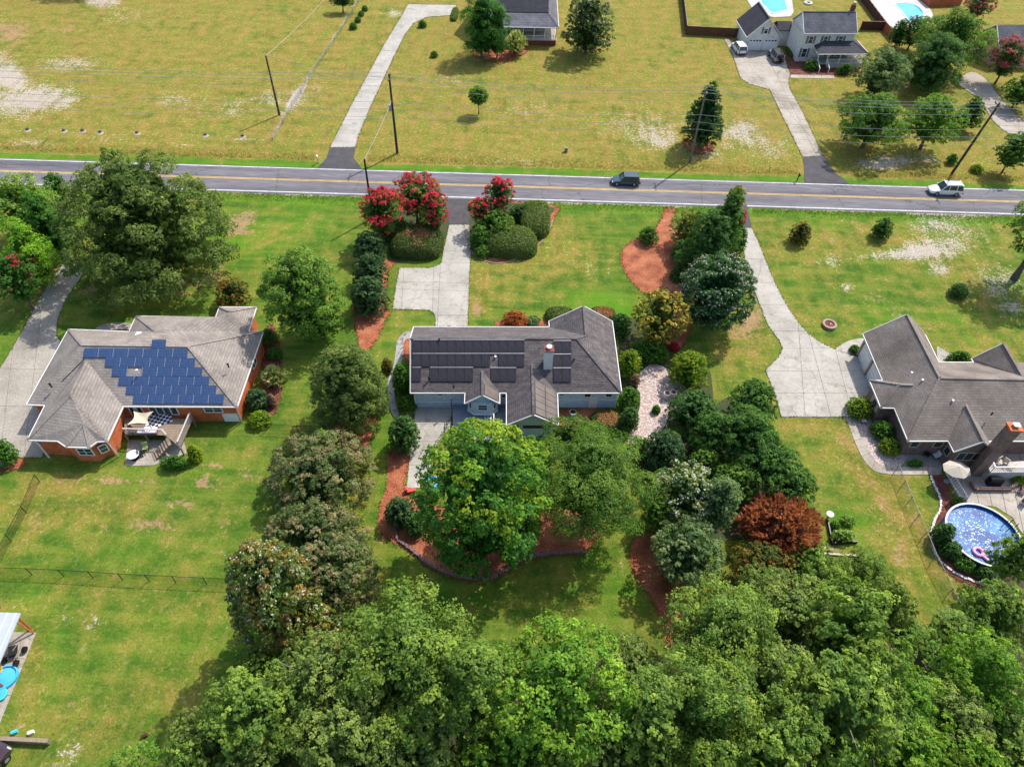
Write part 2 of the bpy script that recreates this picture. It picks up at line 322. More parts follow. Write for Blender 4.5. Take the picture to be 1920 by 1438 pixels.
# kind: shape, lump radius factor, leaf size, aspect, upness, palette (linear), density, flower tint/amount
KIND = {
 'oak':      dict(sh='ellip', lr=.2, leaf=.27, asp=1.7, cols=[(.04, .095, .02), (.07, .145, .026), (.115, .195, .034)], d=1.2),
 'woods':    dict(sh='ellip', lr=.21, leaf=.24, asp=1.6, cols=[(.062, .118, .028), (.1, .168, .036), (.15, .22, .046)], d=1.15),
 'woods_b':  dict(sh='ellip', lr=.19, leaf=.22, asp=1.6, cols=[(.065, .11, .036), (.105, .155, .046), (.145, .2, .056)], d=.95),
 'bright':   dict(sh='ellip', lr=.18, leaf=.25, asp=1.5, cols=[(.055, .135, .02), (.1, .195, .026), (.15, .245, .035)], d=.9),
 'maple':    dict(sh='ellip', lr=.15, leaf=.26, asp=1.35, cols=[(.028, .095, .02), (.045, .13, .02), (.08, .165, .018), (.16, .22, .02)], d=1.5, topc=1),
 'mimosa':   dict(sh='umbel', lr=.2, leaf=.2, asp=2.4, cols=[(.045, .1, .022), (.07, .135, .028), (.1, .165, .036)], d=.85, flat=.35),
 'olive':    dict(sh='dome', lr=.15, leaf=.27, asp=2.6, cols=[(.05, .09, .026), (.085, .13, .04), (.13, .175, .062)], d=1.5),
 'greybrown': dict(sh='dome', lr=.15, leaf=.2, asp=1.7, cols=[(.05, .09, .035), (.1, .13, .065), (.19, .165, .115)], d=1.4),
 'magnolia': dict(sh='dome', lr=.17, leaf=.32, asp=2.6, cols=[(.035, .075, .015), (.09, .12, .02), (.16, .11, .035)], d=1.2, glossy=1, fl=(.6, .58, .5), fa=.03),
 'magnolia_green': dict(sh='dome', lr=.17, leaf=.34, asp=2.2, cols=[(.03, .06, .015), (.06, .1, .02), (.1, .13, .035)], d=1.2, glossy=1),
 'dark':     dict(sh='dome', lr=.18, leaf=.22, asp=1.9, cols=[(.024, .065, .02), (.04, .1, .03), (.065, .14, .045)], d=1.2),
 'juniper':  dict(sh='dome', lr=.16, leaf=.26, asp=3, cols=[(.02, .055, .03), (.04, .09, .045), (.075, .13, .062)], d=1.2, upw=.6),
 'leyland':  dict(sh='dome', lr=.2, leaf=.26, asp=2.4, cols=[(.028, .08, .02), (.05, .125, .028), (.085, .165, .04)], d=1.3, upw=.5),
 'arbor':    dict(sh='cone', lr=.15, leaf=.24, asp=2.2, cols=[(.015, .055, .018), (.025, .08, .024), (.045, .11, .03)], d=1.3, upw=.5),
 'column':   dict(sh='column', lr=.3, leaf=.24, asp=2, cols=[(.06, .15, .015), (.1, .22, .02), (.14, .27, .025)], d=1.2),
 'column_dark': dict(sh='column', lr=.3, leaf=.24, asp=2, cols=[(.02, .075, .015), (.035, .11, .02), (.05, .14, .025)], d=1.2),
 'light':    dict(sh='ellip', lr=.2, leaf=.24, asp=1.8, cols=[(.06, .13, .02), (.1, .19, .03), (.16, .24, .05)], d=1, fl=(.5, .55, .35), fa=.06),
 'crape_red': dict(sh='vase', lr=.2, leaf=.2, asp=1.8, cols=[(.03, .08, .018), (.05, .12, .025), (.12, .12, .03)], d=1.0, fl=(.68, .02, .07), fa=.34, fclump=1),
 'crape_pink': dict(sh='vase', lr=.2, leaf=.2, asp=1.8, cols=[(.04, .09, .03), (.07, .13, .04)], d=.9, fl=(.6, .08, .14), fa=.35, fclump=1),
 'crape_few': dict(sh='vase', lr=.2, leaf=.22, asp=1.8, cols=[(.03, .09, .02), (.06, .14, .03)], d=.9, fl=(.5, .03, .06), fa=.05, fclump=1),
 'crape_white': dict(sh='ellip', lr=.13, leaf=.26, asp=2.8, cols=[(.018, .06, .025), (.035, .1, .04), (.06, .14, .06)], d=1.4, upw=.5, fl=(.62, .46, .5), fa=.06),
 'white_fl': dict(sh='ellip', lr=.18, leaf=.24, asp=2.2, cols=[(.04, .09, .03), (.08, .14, .04), (.2, .24, .09)], d=1, fl=(.62, .6, .55), fa=.14),
 'orange':   dict(sh='dome', lr=.2, leaf=.22, asp=1.6, cols=[(.03, .06, .014), (.08, .09, .02), (.2, .1, .03)], d=1.2),
 'gold':     dict(sh='ellip', lr=.15, leaf=.26, asp=1.5, cols=[(.045, .07, .015), (.14, .15, .025), (.34, .26, .06)], d=1.0),
 'rust':     dict(sh='dome', lr=.2, leaf=.16, asp=2, cols=[(.12, .035, .015), (.25, .075, .03), (.3, .1, .035)], d=1.3),
 'dead':     dict(sh='dome', lr=.13, leaf=.55, asp=6, cols=[(.17, .065, .055), (.26, .105, .085), (.35, .155, .13)], d=2.8, upw=.7, spray=1),
 'grey_green': dict(sh='ellip', lr=.15, leaf=.24, asp=2, cols=[(.05, .1, .045), (.09, .15, .075), (.15, .2, .11)], d=1.1),
 'yellow_shrub': dict(sh='dome', lr=.16, leaf=.15, asp=1.7, cols=[(.05, .12, .012), (.11, .18, .014), (.2, .24, .02)], d=1.2),
 'green_shrub': dict(sh='dome', lr=.18, leaf=.16, asp=1.7, cols=[(.03, .09, .015), (.05, .13, .02), (.08, .17, .03)], d=1.2),
 'trim':     dict(sh='hedge', lr=.0, leaf=.2, asp=1.5, cols=[(.045, .085, .026), (.115, .155, .055)], d=1.6),
 'trim_brown': dict(sh='hedge', lr=.0, leaf=.2, asp=1.5, cols=[(.05, .085, .03), (.08, .11, .04)], d=1.5, cap=(.22, .13, .08)),
 'yucca':    dict(sh='ellip', lr=.2, leaf=.6, asp=8, cols=[(.06, .1, .04), (.12, .16, .07), (.26, .28, .16)], d=1.3, spray=1),
 'pampas':   dict(sh='ellip', lr=.25, leaf=.8, asp=7, cols=[(.12, .16, .07), (.24, .28, .15), (.36, .38, .26)], d=1.5, spray=1),
 'cream':    dict(sh='ellip', lr=.2, leaf=.3, asp=3, cols=[(.3, .34, .14), (.45, .48, .25), (.12, .17, .05)], d=1, spray=1),
 'sparse':   dict(sh='ellip', lr=.22, leaf=.22, asp=1.8, cols=[(.07, .15, .03), (.11, .2, .035)], d=.45),
 'red_low':  dict(sh='dome', lr=.2, leaf=.16, asp=1.8, cols=[(.25, .02, .04), (.36, .03, .05)], d=1.2),
 'mauve':    dict(sh='dome', lr=.2, leaf=.18, asp=1.8, cols=[(.1, .05, .06), (.2, .12, .12), (.06, .08, .03)], d=1),
}
SUBN = 13
def crown_mesh(k, a, b, c, seed, mul=1., leafmul=1.):
    q = KIND[k]; R = np.random.RandomState(seed); up = np.array([0, 0, 1.]); leaf = q['leaf']*leafmul; cols = np.array(q['cols'])
    leaf = min(leaf, .34*min(a, b)); 
    area_ = 2*PI*((a*b)**.8+(a*c)**.8+(b*c)**.8)/1.4
    n = int(np.clip(2.6*q['d']*mul*area_/(leaf*leaf/q['asp']*.62), 150, 42000))
    if q['sh'] == 'hedge':
        u = R.normal(size=(n, 3)); u /= np.linalg.norm(u, axis=1, keepdims=True); u[:, 2] = np.abs(u[:, 2])
        pw = 3.2; rr = (np.abs(u)**pw).sum(1)**(-1/pw); P = u*rr[:, None]*np.array([a, b, c*1.0])*R.uniform(.93, 1.02, n)[:, None]
        P[:, 2] *= 1+.04*np.sin(P[:, 0]*2.3); Nn = u/np.array([a, b, c])*min(a, b, c)+R.normal(size=(n, 3))*.55; P += (np.sin(P*2.1+1)*np.cos(P[:, ::-1]*1.7))*.1
        m_ = R.uniform(0, 1, n); col = cols[0]*(1-m_[:, None])+cols[-1]*m_[:, None]
        if 'cap' in q:
            patch = (P[:, 2] > .86*c) & (np.sin(P[:, 0]*1.3+1)+np.cos(P[:, 1]*1.9)+R.normal(size=n)*.5 > .1)
            col[patch] = np.array(q['cap'])*R.uniform(.7, 1.2, (patch.sum(), 1))
        core = R.uniform(0, 1, n) < .3; P[core] *= .86
        return quads('crown', leaves(P, Nn, leaf, q['asp'], R), col*R.uniform(.75, 1.25, (n, 1))*LB), None
    env = ENV[q['sh']]; lr = q['lr']; rm = (a*b*min(c, 1.6*a))**(1/3)
    K = int(np.clip(1.8*area_/(PI*(lr*rm)**2), 16, 320))
    t = R.uniform(.04, 1, K*4); keep = R.uniform(0, 1, K*4) < env(t)+.12+.3*(t > .8); t = t[keep][:K]; K = len(t); ph = (np.arange(K)*2.39996+R.uniform(0, .9, K))
    rho = R.uniform(.74, .97, K); rho = np.where(t > .76, R.uniform(.12, .97, K), rho); r = lr*rm*R.uniform(.6, 1.35, K)
    if k in ('olive', 'greybrown', 'crape_white', 'maple', 'magnolia', 'dark'): rho = np.where(t > .76, rho, R.uniform(.86, .95, K)); r = lr*rm*R.uniform(.85, 1.2, K); t = np.linspace(.03, .99, K); t = np.where(R.uniform(0, 1, K) < .3, R.uniform(.1, .8, K), t)
    if q['sh'] in ('cone',): r *= (1.25-.7*t)
    r = np.minimum(r, .5*min(a, b))
    e = env(t); cen = np.stack([a*(e*rho)*np.cos(ph), b*(e*rho)*np.sin(ph), c*(2*t-1)*.92], 1)
    per = (n*r**2/np.sum(r**2)).astype(int)+3; Ps, Ns, Cs, Ds = [], [], [], []
    topn = R.uniform(0, 1, K); nc = len(cols)
    for i in range(K):
        m = per[i]; u = R.normal(size=(m, 3)); u /= np.linalg.norm(u, axis=1, keepdims=True); u[:, 2] = np.where(u[:, 2] < -.35, -u[:, 2], u[:, 2])
        ns = max(5, m//SUBN); us = R.normal(size=(ns, 3)); us /= np.linalg.norm(us, axis=1, keepdims=True); us[:, 2] = np.where(us[:, 2] < -.3, -us[:, 2], us[:, 2])
        us *= R.uniform(.62, 1.12, (ns, 1)); si = R.randint(0, ns, m); u = us[si]*.85+u*(.33 if not q.get('spray') else .2)*R.uniform(.5, 1.1, (m, 1)); tuft = R.normal(size=ns)[si]
        P = cen[i]+u*r[i]*np.array([1, 1, q.get('flat', .85)])
        rad = cen[i]/np.array([a, b, c]); rad = rad/(np.linalg.norm(rad)+1e-6)
        d2 = ((P[:, None, :]-cen[None])**2).sum(2)/(r[None]**2); d2[:, i] = 9; ok = d2.min(1) > .55
        P, u, tuft = P[ok], u[ok], tuft[ok]; m = len(P)
        if not m: continue
        if q.get('spray'): dr = u*.7+rad*.6+up*q.get('upw', .35); Nn = np.cross(dr, R.normal(size=(m, 3)))
        else: dr = None; Nn = u*.75+rad*.25+up*.35+R.normal(size=(m, 3))*.38
        if q.get('upw') and not q.get('spray'): dr = rad*.6+up*q['upw']+u*.6
        f = topn[i]*(nc-1)
        if q.get('topc'): f = np.clip((t[i]*.75+cen[i, 1]/b*.12+topn[i]*.8-.5)*1.15, 0, 1)*(nc-1)
        f = np.clip(f+R.normal(size=m)*.22+tuft*.35, 0, nc-1.001); j = f.astype(int); fr = (f-j)[:, None]
        Cs.append((cols[j]*(1-fr)+cols[j+1]*fr)*R.uniform(.72, 1.28, (m, 1))*R.uniform(.85, 1.15)); Ps.append(P); Ns.append(Nn)
        if dr is not None: Ds.append(dr)
    P = np.concatenate(Ps); Nn = np.concatenate(Ns); col = np.concatenate(Cs); D = np.concatenate(Ds) if Ds else None
    V = leaves(P, Nn, leaf, q['asp'], R, D)
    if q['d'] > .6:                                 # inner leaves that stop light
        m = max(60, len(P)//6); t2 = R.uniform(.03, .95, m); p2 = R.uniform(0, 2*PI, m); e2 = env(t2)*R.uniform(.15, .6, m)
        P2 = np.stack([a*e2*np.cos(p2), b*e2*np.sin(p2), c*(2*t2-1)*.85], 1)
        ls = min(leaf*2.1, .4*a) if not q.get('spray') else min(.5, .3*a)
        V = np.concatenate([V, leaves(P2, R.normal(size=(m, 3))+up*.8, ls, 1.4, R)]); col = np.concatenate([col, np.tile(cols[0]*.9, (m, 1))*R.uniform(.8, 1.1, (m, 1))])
    fm = None
    if 'fl' in q:
        fa = q['fa']; outer = (Nn*P).sum(1) > 0; wgt = outer & (P[:, 2] > -.55*c)
        if q.get('fclump'): key = np.sin(P[:, 0]*3.1/rm*2+seed)+np.cos(P[:, 1]*3.7/rm*2)+np.sin(P[:, 2]*4.1/rm*2)+P[:, 2]/c*.9; wgt &= key > np.quantile(key, 1-min(.95, fa*1.6))
        idx = np.where(wgt)[0]; nf = int(len(P)*fa*.8); idx = R.choice(idx, min(nf, len(idx)), replace=False)
        Pf = P[idx]*(1.03+.03*R.uniform(0, 1, (len(idx), 1))); Vf = leaves(Pf, Nn[idx], min(.3, leaf*1.0) if q.get('fclump') else .17, 1.3, R)
        fm = quads('blossoms', Vf, np.array(q['fl'])*R.uniform(.65, 1.2, (len(idx), 1)))
    return quads('crown', V, np.clip(col*LB, 0, .8)), fm
def trunk_mb(h, r, c, a, seed, limbs=5, zc=None):
    rr = random.Random(seed); m = MB(); z = 0; pts = [(0, 0, -.1)]; rs = [r*1.35]; x = y = 0
    for i in range(1, 5): x += rr.uniform(-.05, .05)*h*.4; y += rr.uniform(-.05, .05)*h*.4; pts.append((x, y, h*i/4)); rs.append(r*(1-.16*i))
    m.tube(pts, rs, 8)
    for k in range(limbs):
        an = k*2*PI/limbs+rr.uniform(-.4, .4); i = rr.choice((2, 3, 4)); p = Vector(pts[i]); L = a*rr.uniform(.55, .8)
        e = p+Vector((math.cos(an)*L, math.sin(an)*L, (c*rr.uniform(.3, 1.0)))); mid = p.lerp(e, .5)+Vector((0, 0, .12*L))
        m.tube([p, mid, e], [rs[i]*.6, rs[i]*.38, rs[i]*.12], 6)
    return m
cache = {}
def plant(kind, cx, cy, wpx, hpx, label, cat='tree', name='tree', clear=None, group=None, share=None, trunk=None, leafmul=1., ratio=None):
    """a tree or shrub whose crown fills about wpx x hpx photo pixels round (cx,cy); clear = height of the crown's foot"""
    hedge = KIND[kind]['sh'] == 'hedge'; small = cat != 'tree'
    clear = (0. if small else 1.2) if clear is None else clear
    cz = clear+2.; a = b = c = 1.
    for _ in range(12):
        p = np.array(G(cx, cy, cz)); dz = float(proj(p)[2]); th = math.atan2(CH-cz, math.hypot(p[0], p[1])); cs = math.cos(math.atan2(cy-CY, F))
        a = wpx/2*dz/F; h = hpx/2*dz/F*cs; st, ct = math.sin(th), math.cos(th); b = a
        v = h*h-(b*st)**2; c = math.sqrt(v)/ct if v > 0 else 0
        lo = (ratio or (.42 if hedge else .55))*a
        if c < lo: c = lo; v = h*h-(c*ct)**2; b = math.sqrt(v)/st if v > .04 else .4*a
        if c > 2.6*a: c = 2.6*a
        if hedge and c > .62*a: c = .62*a; v = h*h-(c*ct)**2; b = math.sqrt(max(v, .04))/st
        cz = c+clear if not hedge else clear
        if hedge: cz = .45*c
    p = G(cx, cy, cz); base = (p.x, p.y, 0); sc = Vector((1, 1, 1))
    if hedge:
        me, fm = crown_mesh(kind, a, b, 2*c*.8, hash_(label)); czz = 0
    elif share:
        key = (kind, share)
        if key not in cache: cache[key] = (a, b, c, *crown_mesh(kind, a, b, c, 100+share, leafmul=leafmul))
        a0, b0, c0, me, fm = cache[key]; sc = Vector((a/a0, b/b0, c/c0)); czz = cz
    else: me, fm = crown_mesh(kind, a, b, c, hash_(label), leafmul=leafmul); czz = cz
    t = thing(name, label, cat, base, 0, group); lm = 'foliage_glossy' if KIND[kind].get('glossy') else 'foliage'
    wm = Matrix.Translation((p.x, p.y, czz)) @ Matrix.Rotation(0 if not share else (hash_(label) % 12)*PI/6, 4, 'Z') @ Matrix.Diagonal((*sc, 1))
    mesh_obj('crown', me, lm, t, wm)
    if fm: mesh_obj('blossoms', fm, 'petals', t, wm)
    if not hedge:
        tr = max(.05, min(.3, a*.055)) if not trunk else trunk
        trunk_mb(max(.3, clear+c*.9), tr, c, a*(1.05 if kind.startswith('woods') else .8), hash_(label), 6 if cat == 'tree' else 3).build('trunk', 'bark_pale' if kind.startswith('woods') else 'bark', t, Matrix.Translation(base))
    return t
def hash_(s):
    h = 7
    for ch in s: h = (h*31+ord(ch)) % 99991
    return h
# ================================================================== GROUND
def ground():
    xs = np.concatenate([[-3000, -1500, -700, -350, -200, -150], np.arange(-124, 136, .58), [160, 210, 350, 700, 1500, 3000]])
    ys = np.concatenate([[-1500, -700, -300, -100, -30], np.arange(6, 205, .58), [215, 240, 300, 450, 800, 1500, 3500]])
    nx, ny = len(xs), len(ys); X, Y = np.meshgrid(xs, ys); V = np.stack([X, Y, np.zeros_like(X)], 2).reshape(-1, 3)
    i = np.arange(nx*ny).reshape(ny, nx); Q = np.stack([i[:-1, :-1], i[:-1, 1:], i[1:, 1:], i[1:, :-1]], 2).reshape(-1, 4)
    me = bpy.data.meshes.new('ground'); me.vertices.add(len(V)); me.loops.add(Q.size); me.polygons.add(len(Q))
    px, py, pz = proj(V); px = np.where(pz > 5, px, -9e3); py = np.where(pz > 5, py, 9e3)
    me.vertices.foreach_set('co', V.reshape(-1).astype(np.float32)); me.loops.foreach_set('vertex_index', Q.reshape(-1).astype(np.int32))
    me.polygons.foreach_set('loop_start', np.arange(0, Q.size, 4, dtype=np.int32))
    try: me.polygons.foreach_set('loop_total', np.full(len(Q), 4, dtype=np.int32))
    except Exception: pass
    me.update(calc_edges=True)
    x, y = V[:, 0], V[:, 1]; yn = y-(98.7+.014*x); ysr = (92.1+.014*x)-y        # metres beyond the road's edges
    R = np.random.RandomState(3)
    wob = np.sin(x*.31)+np.sin(x*.83+1.7)*.6+np.sin(x*.13+y*.2)
    ss_ = lambda v, lo, hi: np.clip((v-lo)/(hi-lo), 0, 1)**2*(3-2*np.clip((v-lo)/(hi-lo), 0, 1))
    wob = wob*.6+R.normal(size=len(x))*.35
    e1_ = 1-ss_(yn, 1.4+.3*wob, 3.0+.3*wob); e2_ = 1-ss_(yn, 3.6+.4*wob, 5.6+.5*wob)
    dry = np.where(yn > 0, .78*(1-e2_)+1.05*(e2_-e1_)+.1*e1_, .26)
    e3_ = 1-ss_(ysr, 1.8+.4*wob, 4+.5*wob); dry = np.where(ysr > 0, .25*(1-e3_)+.02*e3_, dry)
    dry = np.where((ysr > 3) & (px > 1400), np.maximum(dry, .34), dry)
    lush = np.where(yn > -1, .8*e1_, 0.); lush = np.where(ysr > .3, .5*e3_, lush)
    sand = np.where(yn > -1, .3*(1-ss_(yn, .2, .8)), 0.); sand = np.where(ysr > -1, .66*(1-ss_(ysr, .3+.2*wob, 1.1+.3*wob)), sand)
    dead = np.zeros_like(dry)
    def blob(A, cx, cy, rx, ry, s, hard=1.):
        d = np.hypot((px-cx)/rx, (py-cy)/ry); return A+s*np.clip(1.15-d, 0, 1)**hard
    for q in [(30, 190, 140, 50, .72), (100, 180, 90, 30, .3), (130, 120, 85, 22, .6), (0, 120, 50, 40, .6), (190, 0, 50, 18, .9), (330, 188, 60, 22, .45), (240, 30, 100, 25, .35), (440, 205, 90, 30, .38), (510, 180, 40, 22, .5), (555, 185, 22, 28, .6),
              (60, 270, 80, 14, .5), (200, 262, 60, 9, .35), (330, 272, 60, 9, .3), (590, 175, 30, 40, .4), (740, 25, 30, 14, .6), (850, 150, 70, 20, .35),
              (1390, 248, 55, 34, .78), (1330, 290, 60, 25, .5), (1450, 280, 60, 30, .5), (1190, 235, 120, 45, .42), (1000, 205, 90, 30, .36), (1240, 265, 60, 30, .5), (960, 305, 200, 14, .3),
              (1700, 300, 120, 24, .5), (1640, 310, 60, 18, .5), (1745, 470, 75, 26, .62), (1700, 475, 60, 16, .62), (1760, 505, 40, 18, .7), (1870, 530, 70, 60, .55), (1800, 440, 110, 50, .42), (1585, 540, 22, 14, .6), (1560, 490, 50, 20, .42), (1640, 480, 50, 14, .45), (1900, 580, 40, 20, .5), (1880, 360, 60, 12, .4), (1745, 420, 60, 24, .4),
              (1230, 560, 18, 10, .0), (1220, 470, 30, 20, .2), (20, 145, 40, 20, .8), (1110, 500, 60, 30, .22), (1660, 205, 60, 40, .2), (1760, 150, 60, 120, .2), (175, 1170, 22, 30, .45), (140, 1400, 22, 50, .42), (105, 1420, 30, 30, .4), (120, 1160, 40, 9, .4), (260, 1245, 30, 12, .3), (1550, 1025, 50, 12, .5), (1680, 880, 18, 60, .0)]: sand = blob(sand, *q)
    for q in [(455, 415, 42, 30, .75), (435, 435, 25, 12, .6), (390, 520, 30, 16, .75), (320, 550, 60, 16, .75), (360, 530, 55, 10, .4), (410, 495, 15, 10, .7), (175, 545, 40, 22, .6), (240, 905, 70, 18, .6), (330, 945, 60, 14, .7), (290, 985, 90, 22, .6), (190, 990, 40, 12, .5), (150, 900, 90, 12, .5), (210, 950, 50, 16, .35),
              (385, 905, 40, 25, .7), (400, 870, 40, 16, .5), (70, 965, 20, 40, .5), (35, 1055, 20, 14, .5), (430, 985, 40, 40, .35), (460, 890, 60, 20, .4), (130, 1320, 9, 22, .8), (250, 1370, 12, 12, .6), (900, 590, 20, 26, .6), (890, 560, 18, 16, .4), (1400, 620, 55, 60, .6), (1420, 590, 30, 26, .4),
              (1185, 520, 20, 60, .3), (1150, 490, 30, 40, .25), (960, 1080, 14, 40, .3), (700, 1010, 16, 60, .5), (970, 1160, 60, 20, .35), (1560, 1030, 30, 12, .6), (1600, 810, 60, 30, .4), (1690, 780, 60, 60, .3), (1620, 870, 60, 60, .42), (1690, 1010, 50, 120, .42), (1640, 960, 30, 60, .4), (1830, 1120, 60, 20, .5), (1740, 620, 60, 20, .3), (1640, 560, 80, 40, .35), (1700, 590, 50, 25, .3), (1600, 440, 100, 50, .25), (1800, 590, 30, 20, .3), (990, 105, 16, 10, .5),
              (890, 115, 90, 14, .35), (1700, 255, 40, 24, .3), (1690, 160, 40, 60, .4), (1740, 1240, 30, 40, .6), (1700, 1220, 40, 30, .3), (110, 60, 140, 30, .35), (10, 60, 60, 40, .5), (1290, 225, 20, 20, .2)]: dead = blob(dead, *q)
    for q in [(450, 455, 110, 40, .8), (560, 420, 100, 50, .6), (330, 612, 160, 24, .7), (250, 625, 120, 30, .5), (60, 660, 80, 60, .5), (1130, 570, 70, 30, 1.), (1080, 560, 60, 24, .6), (1170, 600, 60, 40, .9), (1595, 990, 55, 42, 1.2), (1690, 640, 60, 20, .6), (1650, 590, 60, 30, .5), (1760, 600, 100, 20, .6), (1860, 640, 60, 14, .6),
              (1180, 75, 45, 26, 1.), (1100, 110, 40, 20, .6), (1620, 90, 40, 22, .6), (760, 640, 60, 60, .4), (720, 890, 26, 160, .35), (60, 910, 60, 40, .3), (250, 1020, 160, 40, .3), (330, 1200, 160, 90, .45), (60, 1130, 50, 40, .5), (100, 1250, 26, 110, .55), (600, 690, 40, 90, .4), (330, 880, 140, 26, .3), (1640, 700, 40, 80, .3), (870, 120, 60, 14, .4), (1280, 60, 60, 40, .3), (1730, 890, 60, 30, .3),
              (570, 200, 12, 50, .6), (640, 60, 14, 60, .5), (1540, 420, 120, 10, .5), (380, 120, 120, 40, .2), (720, 1130, 60, 60, .5), (850, 1110, 120, 60, .5), (1180, 1100, 80, 80, .4), (1600, 930, 20, 60, .2)]: lush = blob(lush, *q)
    for q in [(1650, 860, 90, 130, .2), (1700, 1010, 60, 130, .28), (1060, 470, 70, 60, .45), (900, 560, 30, 60, .5), (960, 500, 90, 40, .3), (60, 1240, 50, 120, .4), (1790, 1080, 60, 80, .3), (750, 540, 20, 60, .3), (1440, 500, 30, 60, .2), (200, 960, 200, 80, .22), (300, 1120, 260, 50, .15), (1360, 180, 400, 200, .0), (1400, 650, 60, 50, .4), (1700, 450, 200, 70, .2), (640, 560, 40, 80, -.2)]: dry = blob(dry, *q)
    def line(A, x0, y0, x1, y1, wd, s_):
        t = np.clip(((px-x0)*(x1-x0)+(py-y0)*(y1-y0))/((x1-x0)**2+(y1-y0)**2), 0, 1); d = np.hypot(px-x0-t*(x1-x0), py-y0-t*(y1-y0)); return A+s_*np.clip(1.3-d/wd, 0, 1)
    sand = line(sand, 668, 0, 508, 262, 2.6, .55); sand = line(sand, 568, 162, 530, 215, 6, .6); sand = line(sand, 506, 263, 440, 261, 2.6, .6); sand = line(sand, 0, 245, 440, 258, 2.2, .42); dead = line(dead, 564, 165, 508, 258, 5, .7); lush = line(lush, 650, 15, 560, 160, 5, .5)
    dead = np.where(np.abs(yn) < 1.5, 0, dead)
    for nme, arrs in (('zone', (dry, sand, dead, lush)),):
        a = me.attributes.new(nme, 'FLOAT_COLOR', 'POINT'); c = np.clip(np.stack(arrs, 1), 0, 1.2).astype(np.float32); a.data.foreach_set('color', c.reshape(-1))
    m = bpy.data.materials.new('lawn'); m.use_nodes = True; N = m.node_tree.nodes; L = m.node_tree.links; b = N['Principled BSDF']; b.inputs['Roughness'].default_value = .95; b.inputs['Specular IOR Level'].default_value = .1
    at = N.new('ShaderNodeAttribute'); at.attribute_name = 'zone'; sp = N.new('ShaderNodeSeparateColor'); L.new(at.outputs['Color'], sp.inputs[0]); tc = N.new('ShaderNodeTexCoord')
    def noise(sc, det=5, st=None, rz=0, ro=.55):
        mp = N.new('ShaderNodeMapping'); L.new(tc.outputs['Object'], mp.inputs[0]); mp.inputs['Rotation'].default_value[2] = rz
        if st: mp.inputs['Scale'].default_value = st
        n = N.new('ShaderNodeTexNoise'); n.inputs['Scale'].default_value = sc; n.inputs['Detail'].default_value = det; n.inputs['Roughness'].default_value = ro; L.new(mp.outputs[0], n.inputs['Vector']); return n.outputs[0]
    def math_(op, a_, b_=None, c_=None):
        n = N.new('ShaderNodeMath'); n.operation = op
        for k, s in enumerate((a_, b_, c_)):
            if s is None: continue
            if isinstance(s, (int, float)): n.inputs[k].default_value = s
            else: L.new(s, n.inputs[k])
        return n.outputs[0]
    def mix(f, a_, b_):
        n = N.new('ShaderNodeMix'); n.data_type = 'RGBA'; L.new(f, n.inputs[0]) if not isinstance(f, float) else setattr(n.inputs[0], 'default_value', f)
        for k, s in ((6, a_), (7, b_)):
            if isinstance(s, tuple): n.inputs[k].default_value = (*s, 1)
            else: L.new(s, n.inputs[k])
        return n.outputs[2]
    def step(x_, lo, hi):
        n = N.new('ShaderNodeMapRange'); n.interpolation_type = 'SMOOTHSTEP'; n.inputs['From Min'].default_value = lo; n.inputs['From Max'].default_value = hi; L.new(x_, n.inputs[0]); return n.outputs[0]
    big, mid, sm, vs = noise(.09, 4), noise(.45, 5), noise(2.2, 4, ro=.65), noise(5.5, 3, ro=.7)
    streak = noise(.9, 5, (1, .12, 1), -.42); streak2 = noise(.7, 4, (.15, 1, 1), .12)
    g = mix(step(mid, .35, .65), (.052, .125, .012), (.105, .175, .016)); g = mix(step(streak2, .45, .62), g, (.125, .175, .02)); g = mix(step(sm, .48, .74), g, (.15, .185, .035)); g = mix(step(vs, .55, .72), g, (.045, .1, .015))
    g = mix(math_('MULTIPLY', at.outputs['Alpha'], .8), g, (.085, .215, .012))
    d = mix(step(mid, .32, .68), (.17, .16, .022), (.285, .205, .045)); d = mix(step(streak, .44, .68), d, (.15, .18, .018)); d = mix(step(sm, .48, .7), d, (.37, .275, .1)); d = mix(step(vs, .52, .7), d, (.13, .115, .03))
    fd = math_('ADD', sp.outputs[0], math_('MULTIPLY', math_('SUBTRACT', math_('ADD', math_('MULTIPLY', big, .9), math_('ADD', math_('MULTIPLY', mid, .7), math_('MULTIPLY', streak, .4))), 1.0), 1.7))
    col = mix(step(fd, .05, .85), g, d)
    dd = math_('ADD', sp.outputs[2], math_('MULTIPLY', math_('SUBTRACT', math_('ADD', mid, math_('MULTIPLY', sm, 1.2)), 1.1), 1.5))
    deadc = mix(step(vs, .35, .65), (.30, .16, .085), (.42, .27, .17)); col = mix(math_('MULTIPLY', step(dd, .38, .7), .75), col, deadc)
    ss = math_('ADD', sp.outputs[1], math_('MULTIPLY', math_('SUBTRACT', math_('ADD', math_('ADD', math_('MULTIPLY', mid, .8), math_('MULTIPLY', sm, 1.7)), math_('ADD', math_('MULTIPLY', vs, 1.9), math_('MULTIPLY', streak, .6))), 2.5), 1.0))
    sandc = mix(step(vs, .35, .65), (.3, .24, .18), (.5, .45, .39)); col = mix(step(ss, .5, .72), col, sandc)
    # grain of the turf
    gr = N.new('ShaderNodeMapRange'); gr.inputs['From Min'].default_value = .3; gr.inputs['From Max'].default_value = .7; gr.inputs['To Min'].default_value = .42; gr.inputs['To Max'].default_value = 1.58
    L.new(math_('ADD', math_('MULTIPLY', noise(5, 6, ro=.85), .7), math_('MULTIPLY', math_('ADD', streak, streak2), .15)), gr.inputs[0])
    v = N.new('ShaderNodeVectorMath'); v.operation = 'SCALE'; L.new(col, v.inputs[0]); L.new(gr.outputs[0], v.inputs['Scale']); L.new(v.outputs[0], b.inputs['Base Color'])
